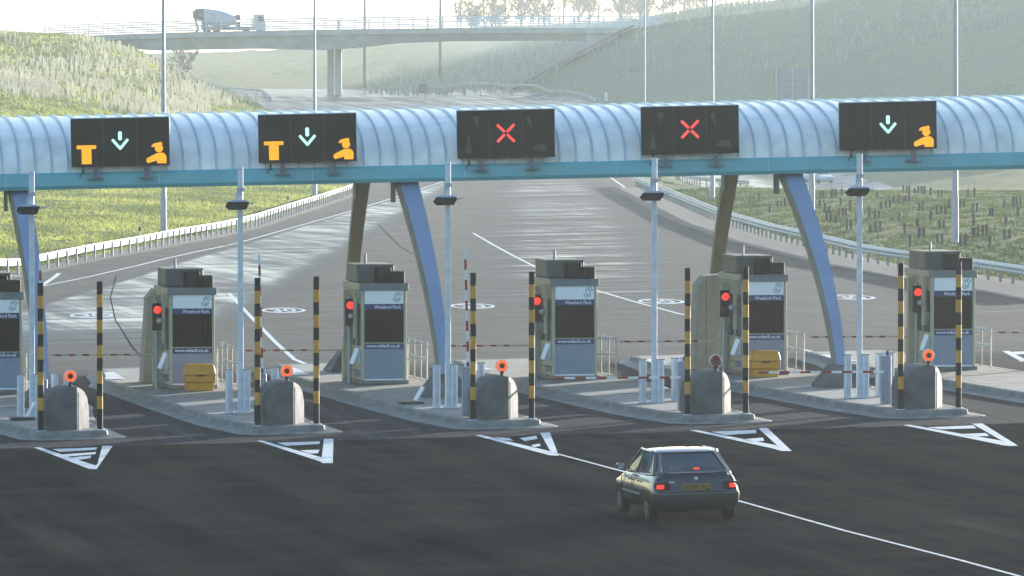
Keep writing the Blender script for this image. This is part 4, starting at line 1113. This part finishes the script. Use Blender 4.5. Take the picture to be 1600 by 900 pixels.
# ------------------------------------------------------------------ marker posts, signs beyond
def marker(px, s, label):
    o = thing('marker_post', vp(px, s), 0, label, 'marker post', 'small verge marker posts')
    m = MB(); m.box(-.05, .05, -.03, .03, 0, .9); m.build('post', 'white', o); c = MB(); c.box(-.055, .055, -.035, -.03, .62, .85); c.build('reflector', 'black', o)
marker(218, 29.8, 'small grey marker post on the sunny grass at the left'); marker(450, 23.4, 'small marker post on the grass behind the left guardrail'); 
def bigsign():
    s = 13.6; p = vp(1238, s); o = thing('direction_sign', p, 0, 'back of a large grey direction sign on posts at the foot of the right slope', 'road sign')
    topz = H-(106-YH)/s-p.z; w = 60/s
    m = MB(); m.box(-w/2, w/2, 0, .08, topz-4.6, topz); a = m.build('panel', 'signback', o)
    r_ = MB()
    for z in np.arange(topz-4.5, topz, .75): r_.box(-w/2, w/2, -.05, -.003, z, z+.06)
    r_.build('stiffener', 'trim', a)
    for x in (-w/2+.35, 0, w/2-.35):
        q = MB(); q.box(x-.09, x+.09, -.25, -.06, -1, topz); q.build('post', 'galvb', o)
bigsign()
p = vp(661, 11.9); o = thing('road_sign', p, 0, 'small dark square sign on a post beside the far bend', 'road sign')
m = MB(); m.box(-.55, .55, 0, .06, .9, 2.2); m.build('panel', 'truckdark', o); m = MB(); m.box(-.1, .1, .06, .14, 0, 2.0); m.build('post', 'white', o)
for px, lab in ((710, 'distant white marker cabinet pair left of the far rail'), (947, 'short white marker post at the foot of the far right slope')):
    p = vp(px, 12.25); o = thing('marker_post', p, 0, lab, 'marker post'); m = MB(); m.box(-.18, .18, -.1, .1, 0, 1.15); m.build('post', 'white', o); m = MB(); m.box(-.19, .19, -.11, .11, 1.15, 1.2); m.build('cap', 'trim', o)

# ------------------------------------------------------------------ bridge
SB = 11.5; YB = F/SB
def bz(py): return H-(py-YH)/SB
def bx(px): return (px-800)/SB
br_ = thing('road_bridge', (0, YB, 0), 0, 'hazy concrete road bridge crossing the cutting with a railed parapet', 'bridge')
topp = [(60, 59), (100, 57), (200, 53), (300, 50), (400, 48), (500, 46), (700, 43.5), (850, 43), (1040, 44)]
bot = [(60, 70), (200, 76), (240, 79), (330, 77), (400, 76), (460, 77), (510, 78), (560, 74), (620, 67), (700, 64), (850, 63), (1040, 63)]
PXB = np.linspace(60, 1040, 60)
tp_ = np.interp(PXB, *zip(*topp)); bo_ = np.interp(PXB, *zip(*bot))
dk = MB(); dk.loft([[(bx(p), 0, bz(t)), (bx(p), .5, bz(t)), (bx(p), .5, bz(t)-.5), (bx(p), 10.5, bz(t)-.5), (bx(p), 10.5, bz(t)), (bx(p), 11, bz(t)), (bx(p), 11, bz(t)-.75), (bx(p), 0, bz(t)-.75)] for p, t in zip(PXB, tp_)]); dk.build('deck', 'bridge', br_)
gd = MB(); gd.loft([[(bx(p), .45, bz(t)-.752), (bx(p), 10.5, bz(t)-.752), (bx(p), 9.8, min(bz(b), bz(t)-1.0)), (bx(p), 1.1, min(bz(b), bz(t)-1.0))] for p, t, b in zip(PXB, tp_, bo_)]); gd.build('girder', 'bridge', br_)
for px in (515, 527):
    c = MB(); c.loft([[(bx(px)+sx*.45, y, z) for sx, y in ((-1, 2.5 if px == 516 else 5.5), (1, 2.5 if px == 516 else 5.5), (1, 4.5 if px == 516 else 8), (-1, 4.5 if px == 516 else 8))] for z in (4.5, bz(76))]); c.build('pier', 'bridge', br_)
pa = MB()
for y in (.1, 10.9):
    for fr_h in (1.0, .78, .56, .34, .14):
        pa.loft([[(bx(p), y-.03, bz(t)+1.5*fr_h), (bx(p), y+.03, bz(t)+1.5*fr_h), (bx(p), y+.03, bz(t)+1.5*fr_h+.10), (bx(p), y-.03, bz(t)+1.5*fr_h+.10)] for p, t in zip(PXB, tp_)])
    for x in np.arange(bx(70), bx(1030), 1.25 if False else 2.0):
        px = 800+x*SB; z = bz(np.interp(px, *zip(*topp))); pa.box(x-.06, x+.06, y-.05, y+.05, z, z+1.58)
pa.build('parapet', 'galv', br_)
ab = MB(); ab.box(bx(915), bx(1010), .6, 10, bz(95), bz(44)-.76); ab.box(bx(880), bx(916), .2, 10.2, bz(98), bz(66)); ab.build('abutment', 'bridge', br_)
dr_ = MB(); pts = [(800, 146), (830, 129), (880, 101), (920, 79), (965, 56), (990, 45)]
for a, b in zip(pts[:-1], pts[1:]):
    v0 = Vector((bx(a[0]), -1.5, bz(a[1])+.25)); v1 = Vector((bx(b[0]), -1.5, bz(b[1])+.25))
    dr_.loft([[v0+Vector((0, -.5, 0)), v0+Vector((0, .9, 0)), v0+Vector((0, .9, .35)), v0+Vector((0, -.5, .35))], [v1+Vector((0, -.5, 0)), v1+Vector((0, .9, 0)), v1+Vector((0, .9, .35)), v1+Vector((0, -.5, .35))]])
dr_.build('slope_stair', 'conc', br_)

# ------------------------------------------------------------------ mixer truck
zt_ = bz(50)
tk = thing('concrete_mixer_truck', (bx(302), YB+3.0, zt_-.5), 0, 'hazy concrete mixer truck crossing the bridge with its cab to the right', 'truck')
def tp2(px, py): return ((px-302)/SB, (50.5-py)/SB)   # x from truck's rear, height above deck
ch = MB(); ch.box(1.0, 9.6, .6, 1.9, .75, 1.15); ch.box(.9, 5.9, .4, 2.1, .95, 1.3); ch.box(1.0, 1.9, .5, 2.0, .9, 1.9); ch.box(5.9, 8.2, .4, 2.1, .9, 1.25); ch.build('chassis', 'truckdark', tk, bevel=.03)
drm = MB(); prof = [(0.0, .55, 3.0), (.35, .75, 2.95), (1.3, 1.0, 2.72), (2.6, 1.16, 2.45), (4.0, 1.05, 2.25), (5.2, .72, 2.12), (5.7, .5, 2.08), (5.75, .30, 2.08)]
nn = 20; rg = []
for x, r, zc in prof: rg.append([(x+.25*math.sin(2*math.pi*k/nn)*0.3, 1.25+r*math.cos(2*math.pi*k/nn), zc+r*math.sin(2*math.pi*k/nn)) for k in range(nn)])
drm.loft(rg); dd = drm.build('drum', 'mixer', tk, smooth=True)
bnd = MB(); rg = [[(x, 1.25+(r+.02)*math.cos(2*math.pi*k/nn), zc+(r+.02)*math.sin(2*math.pi*k/nn)) for k in range(nn)] for x, r, zc in prof[:3]]; bnd.loft(rg); bnd.build('drum_rear_band', 'truckdark', dd, smooth=True)
hp_ = MB(); hp_.loft([[(-.15, .6, 2.3), (.4, .6, 2.3), (.4, 1.9, 2.3), (-.15, 1.9, 2.3)], [(-.3, .4, 3.35), (.5, .4, 3.45), (.5, 2.1, 3.45), (-.3, 2.1, 3.35)]]); hp_.tube([(.1, 1.25, 2.3), (.5, 1.2, 1.0), (.3, 1.2, .5)], .16); hp_.build('hopper_chute', 'truckdark', tk)
rt = MB(); rt.box(5.6, 6.3, .9, 1.6, 1.25, 1.9); rt.sphere((5.9, 1.25, 2.5), .45); rt.build('drum_drive', 'truckdark', tk, smooth=True)
cb2 = MB(); cb2.prism([(8.0, .75), (9.75, .75), (9.85, 1.5), (9.7, 1.95), (9.55, 2.95), (8.05, 2.95)], .2, 2.3); cc = cb2.build('cab', 'truckcab', tk, bevel=.08)
cw = MB(); cw.prism([(8.75, 1.95), (9.5, 1.95), (9.4, 2.6), (8.75, 2.6)], .18, .198); cw.build('cab_window', 'glass', cc)
vs_ = MB(); vs_.box(9.5, 9.95, .3, 2.2, 2.78, 2.86); vs_.build('sun_visor', 'truckdark', cc)
ex = MB(); ex.cyl((7.9, .5, 1.2), (7.9, .5, 3.6), .07); ex.build('exhaust', 'truckdark', tk)
for x in (1.7, 3.0, 7.0, 8.9):
    for y in (.25, 2.0):
        w_ = MB(); w_.cyl((x, y, .5), (x, y+.32, .5), .5, n=20); w_.build('wheel', 'rubber', tk, smooth=True)

# ------------------------------------------------------------------ trees
def bare_tree(h, seed, spread=.5):
    rnd = random.Random(seed); tr_ = MB(); cr = MB(); tw = MB()
    def grow(p, d, L, r, lv):
        mb = tr_ if lv == 0 else cr
        q = p+d*L; mb.cyl(p, q, r, r*.7, 6 if lv < 2 else 3, cap=False)
        if lv >= 4: return
        n = 9 if lv == 0 else (rnd.choice((4, 5)) if lv < 3 else 3)
        for k in range(n):
            a = rnd.uniform(0, 2*math.pi); t = rnd.uniform(.3, 1.1)*spread*1.6
            o1 = d.orthogonal().normalized(); o2 = d.cross(o1)
            nd = (d*math.cos(t)+(o1*math.cos(a)+o2*math.sin(a))*math.sin(t)+Vector((0, 0, .10))).normalized()
            st = p+d*L*(rnd.uniform(.18, 1.0) if lv == 0 else rnd.uniform(.3, 1.0))
            grow(st, nd, L*rnd.uniform(.42, .62), max(.065, r*.45), lv+1)
    grow(Vector((0, 0, -.3)), Vector((rnd.uniform(-.05, .05), 0, 1)).normalized(), h*.42, h*.014, 0)
    return tr_, cr
TREE_SRC = []
for sd in (3, 11, 23):
    t_, c_ = bare_tree(14, sd); o = thing('bare_tree', (0, 0, 0), 0, 'leafless hazy trees on the skyline above the bridge', 'tree', 'leafless trees on the skyline')
    t_.build('trunk', 'bark', o, smooth=True, fix=False); c_.build('crown', 'bark', o, fix=False); TREE_SRC.append(o)
used = set()
TP = [(288, 9.0, .9), (720, 6.1, 1.1), (757, 6.0, 1.3), (790, 6.2, 1.0), (815, 6.0, 1.25), (850, 6.1, 1.2), (880, 6.0, 1.3), (905, 6.2, 1.1), (935, 5.9, 1.3), (968, 6.1, 1.2), (1000, 6.0, 1.3), (1035, 6.1, 1.1), (1070, 6.0, 1.2), (1100, 6.1, 1.2), (1135, 6.0, 1.0), (1165, 6.0, .9), (738, 5.8, .8), (775, 5.9, 1.0), (833, 5.8, .9), (920, 5.8, 1.0), (985, 5.9, 1.0), (1050, 5.8, 1.1), (1118, 5.9, .9)]
TP += [(random.uniform(715, 1160), random.uniform(5.4, 6.2), random.uniform(.7, 1.3)) for _ in range(26)]
for k, (px, s, sc) in enumerate(TP):
    src = TREE_SRC[k % 3]; q = src if src not in used else dup(src); used.add(src)
    q.location = vp(px, s); q.scale = (sc,)*3; q.rotation_euler.z = k*1.7
    if px == 288: q['label'] = 'faint leafless tree just left of the mixer truck'; 
    if px == 720: q['label'] = 'leftmost leafless tree of the skyline row, right of the thick trunk'
    if px == 1165: q['label'] = 'rightmost leafless tree above the right hillside'
for px, w, hgt, lab in ((529, .30, 3.2, 'short ivy covered tree stump behind the bridge parapet'), (570, .45, 8, 'tall ivy clad trunk behind the bridge left of centre'), (688, .45, 7, 'ivy clad trunk with bare twigs behind the bridge, rightmost of three')):
    s = 9.2; p = Vector(((px-800)/s, F/s, 0)); gz = H-(60-YH)/s; g0 = tz(p.x, p.y)
    o = thing('ivy_clad_tree', (p.x, p.y, g0), 0, lab, 'tree', 'ivy clad trunks behind the bridge')
    m = MB(); m.cyl((0, 0, 0), (0, 0, gz-g0+hgt), .3, .18, 8); m.build('trunk', 'bark', o)
    c = MB(); rnd = random.Random(int(px))
    for t in range(260):
        z = gz-g0+rnd.uniform(-1, hgt); a = rnd.uniform(0, 6.28); r_ = w*rnd.uniform(.5, 1.15); cpt_ = Vector((r_*math.cos(a), r_*math.sin(a), z)); e = .14
        d1 = Vector((rnd.uniform(-1, 1), rnd.uniform(-1, 1), rnd.uniform(-1, 1)))*e; d2 = Vector((rnd.uniform(-1, 1), rnd.uniform(-1, 1), rnd.uniform(-1, 1)))*e
        c.add([cpt_, cpt_+d1, cpt_+d2], [(0, 1, 2)])
    c.build('ivy', 'bark', o, fix=False)

# ------------------------------------------------------------------ tree guards and tubes
def tube_mesh(name, mat, h, r, n=6):
    m = MB(); m.cyl((0, 0, -.1), (0, 0, h), r, n=n); o = m.build(name, mat, smooth=True); return o
src = tube_mesh('tree_tube', 'tube', 1.0, .075)
pts = []
for _ in range(9000):
    px = random.uniform(-30, 415); s = random.uniform(12.0, 14.6)
    p = vp(px, s); sy = YH+(H-p.z)*s
    if px > 330 and sy > 168: continue
    n_v = math.sin(px*.021+sy*.05)+math.sin(px*.05-sy*.09)*.7+random.uniform(-1.6, 1.6)
    dens = .25 if sy < 95 else .8
    if n_v < (.75 if sy < 95 else -.3): continue
    if sy > 188 or sy < 40: continue
    pts.append((s, p))
pts = pts[:1700]
pts.sort(key=lambda q: -q[0])
for k, (s, p) in enumerate(pts[:300]):
    q = src if k == 0 else src.copy()
    if k: COL.objects.link(q)
    q.location = p; q.rotation_euler = (random.uniform(-.1, .1), random.uniform(-.16, .16), 0); q.scale.z = random.uniform(.75, 1.15)
    tag(q, 'white plastic tree tube among the crowd on the sunlit left slope', 'tree tube', 'white tree tubes on the left slope')
def scatter(name, P_, mat, h, r, lean=.14):
    m = MB(); vs = []; fs = []; n = 4
    for p in P_:
        hh = h*random.uniform(.7, 1.15); lx, ly = random.uniform(-lean, lean)*hh, random.uniform(-lean, lean)*hh; o_ = len(vs)
        for z, dx, dy in ((-.1, 0, 0), (hh, lx, ly)):
            for k in range(n): vs.append((p.x+dx+r*math.cos(k*math.pi/2), p.y+dy+r*math.sin(k*math.pi/2), p.z+z))
        fs += [(o_+k, o_+(k+1) % n, o_+n+(k+1) % n, o_+n+k) for k in range(n)]+[(o_+4, o_+5, o_+6, o_+7)]
    m.add(vs, fs); o = m.build(name, mat, fix=False); o['kind'] = 'stuff'; return o
scatter('distant_tree_tubes', [p for s, p in pts[300:]], 'tube', 1.0, .075)
P2 = []
while len(P2) < 2800:
    px = random.uniform(540, 1700); s = random.uniform(8.3, 12.4)
    p = vp(px, s); sy = YH+(H-p.z)*s
    if sy > 150 or sy < -20: continue
    if s > 11.6 and px < 950: continue
    if px > 900 and sy > 128+12*math.sin(px*.02): continue
    if math.sin(px*.013+sy*.03)+math.sin(px*.031-sy*.04)*.6+random.uniform(-1.3, 1.3) < 0: continue
    P2.append(p)
scatter('hillside_tree_tubes', P2, 'tubedim', 1.0, .07)
# dark guards on the near right bank
gd_ = MB()
for dx in (-.11, .12):
    gd_.cyl((dx, 0, -.05), (dx, 0, .56+.06*abs(dx)*4), .075, n=8)
gsrc = gd_.build('tree_guard', 'guard')
g1 = MB(); g1.cyl((0, 0, -.05), (0, 0, .58), .085, n=8); g1.tube([(0, 0, .5), (.03, 0, .85), (.0, .02, 1.0)], .008, 4); gsrc1 = g1.build('tree_guard', 'guard')
GP = [(55,580),(95,570),(155,635),(210,600),(240,600),(435,600),(445,550),(465,630),(490,630),(485,680),(525,690),(500,550),(515,545),(555,590),(558,540),(555,655),(580,650),(605,620),(600,730),(645,700),(715,665),(757,665),(760,550),(780,615),(820,610),(885,685),(720,750),(762,745),(850,580),(880,580),(900,575),(920,575),(940,570),(915,530),(940,530),(968,530),(998,530),(1025,535),(1060,540),(1112,545),(985,715),(915,750),(1005,625),(1018,620),(1060,670),(1105,645),(1142,640),(1163,610),(1235,605),(1270,545),(1305,545),(1120,725),(995,775),(1020,775),(1112,800),(945,825),(1300,705),(1310,630),(1395,655),(1410,660),(1340,765),(1375,765),(1300,770),(1240,820),(1395,825),(1485,705),(1490,785),(1475,610),(1525,605),(1555,600),(1550,660),(-40,560),(-130,610),(-60,590)]
k1 = k2 = 0
for n_, (a, b) in enumerate(GP):
    px, py = 1160+a/3.6, 150+b/3.6+7
    p = hit(px, py)
    if p is None or p.y > 560: p = vp(px, 23.5)
    if n_ % 3 == 0: q = gsrc if k1 == 0 else gsrc.copy(); new = k1 > 0; k1 += 1
    else: q = gsrc1 if k2 == 0 else gsrc1.copy(); new = k2 > 0; k2 += 1
    if new: COL.objects.link(q)
    q.location = p; q.rotation_euler.z = random.uniform(-.4, .4); q.scale.z = random.uniform(.7, 1.1)
    tag(q, 'dark mesh tree guard among those dotted over the green bank at right', 'tree guard', 'dark tree guards on the right bank')

# ------------------------------------------------------------------ grass tufts
def tufts(name, pred, n, h, mat='tuft', wd=1.0):
    vs = []; fs = []; c = 0; tries = 0
    while c < n and tries < n*20:
        tries += 1; p = pred()
        if p is None: continue
        c += 1
        for b in range(3):
            a = random.uniform(0, 6.28); hh = h*random.uniform(.5, 1.3); w = (.03+.05*random.random())*wd; o_ = len(vs); x = p.x+random.uniform(-.12, .12); y = p.y+random.uniform(-.12, .12)
            vs += [(x-w*math.cos(a), y-w*math.sin(a), p.z-.03), (x+w*math.cos(a), y+w*math.sin(a), p.z-.03), (x+random.uniform(-.1, .1), y+random.uniform(-.1, .1), p.z+hh)]
            fs.append((o_, o_+1, o_+2))
    m = MB(); m.add(vs, fs); o = m.build(name, mat, fix=False); o['kind'] = 'stuff'
def lpred():
    y = random.uniform(300, 560); x = float(edge(EL, y))-1.0-34*random.random()**1.3
    return Vector((x, y, tz(x, y)))
def rpred():
    y = random.uniform(260, 520); x = float(edge(ER, y))+1.0+random.uniform(0, 26)**1
    return Vector((x, y, tz(x, y)))
def mpred():
    s_ = random.uniform(11.7, 17.5); px = random.uniform(-60, 420); p = vp(px, s_)
    sy = YH+(H-p.z)*s_
    if sy < 40 or p.x > float(edge(EL, p.y))-2: return None
    return p
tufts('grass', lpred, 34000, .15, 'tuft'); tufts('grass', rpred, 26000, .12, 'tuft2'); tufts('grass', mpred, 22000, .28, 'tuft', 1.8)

# ------------------------------------------------------------------ haze
hz = MB(); hz.box(-2700, 3200, -80, 8500, -4.5, 60); ho = hz.build('haze', 'black')
m, n, b = nt('haze_air'); n.nodes.remove(b)
pv = n.nodes.new('ShaderNodeVolumePrincipled'); pv.inputs['Color'].default_value = (.84, .95, 1.0, 1); pv.inputs['Density'].default_value = .0001
pv.inputs['Anisotropy'].default_value = .55
n.links.new(pv.outputs[0], n.nodes['Material Output'].inputs['Volume'])
ho.data.materials.clear(); ho.data.materials.append(m); ho['kind'] = 'stuff'; ho.display_type = 'WIRE'

# ------------------------------------------------------------------ light, sky, camera
SUN_AZ, SUN_EL = R(33), R(7.3)         # right of the view direction
w = bpy.data.worlds.new('World'); scn.world = w; w.use_nodes = True
wn = w.node_tree; bg = wn.nodes['Background']
sky = wn.nodes.new('ShaderNodeTexSky'); sky.sky_type = 'NISHITA'; sky.sun_disc = False; sky.sun_elevation = SUN_EL; sky.sun_rotation = SUN_AZ
sky.air_density = 1.0; sky.dust_density = 1.5; sky.ozone_density = 2.2
wn.links.new(sky.outputs[0], bg.inputs[0]); bg.inputs[1].default_value = .15
sl = bpy.data.lights.new('sun', 'SUN'); sl.energy = 3.3; sl.angle = R(.6); sl.color = (1, .95, .87)
so_ = bpy.data.objects.new('sun', sl); COL.objects.link(so_)
dv = Vector((math.sin(SUN_AZ)*math.cos(SUN_EL), math.cos(SUN_AZ)*math.cos(SUN_EL), math.sin(SUN_EL)))
so_.rotation_euler = dv.to_track_quat('Z', 'Y').to_euler()
cam = bpy.data.cameras.new('camera'); co = bpy.data.objects.new('camera', cam); COL.objects.link(co)
cam.sensor_width = 36; cam.lens = 36*F/1600; cam.clip_start = 1; cam.clip_end = 20000
co.location = (0, 0, H); co.rotation_euler = (R(90)-PITCH, 0, 0); scn.camera = co
scn.view_settings.view_transform = 'Standard'; scn.view_settings.look = 'None'; scn.view_settings.gamma = 1
scn.view_settings.exposure = 1.85
scn.cycles.max_bounces = 6; scn.cycles.volume_bounces = 1; scn.cycles.transparent_max_bounces = 8
scn.cycles.use_denoising = True
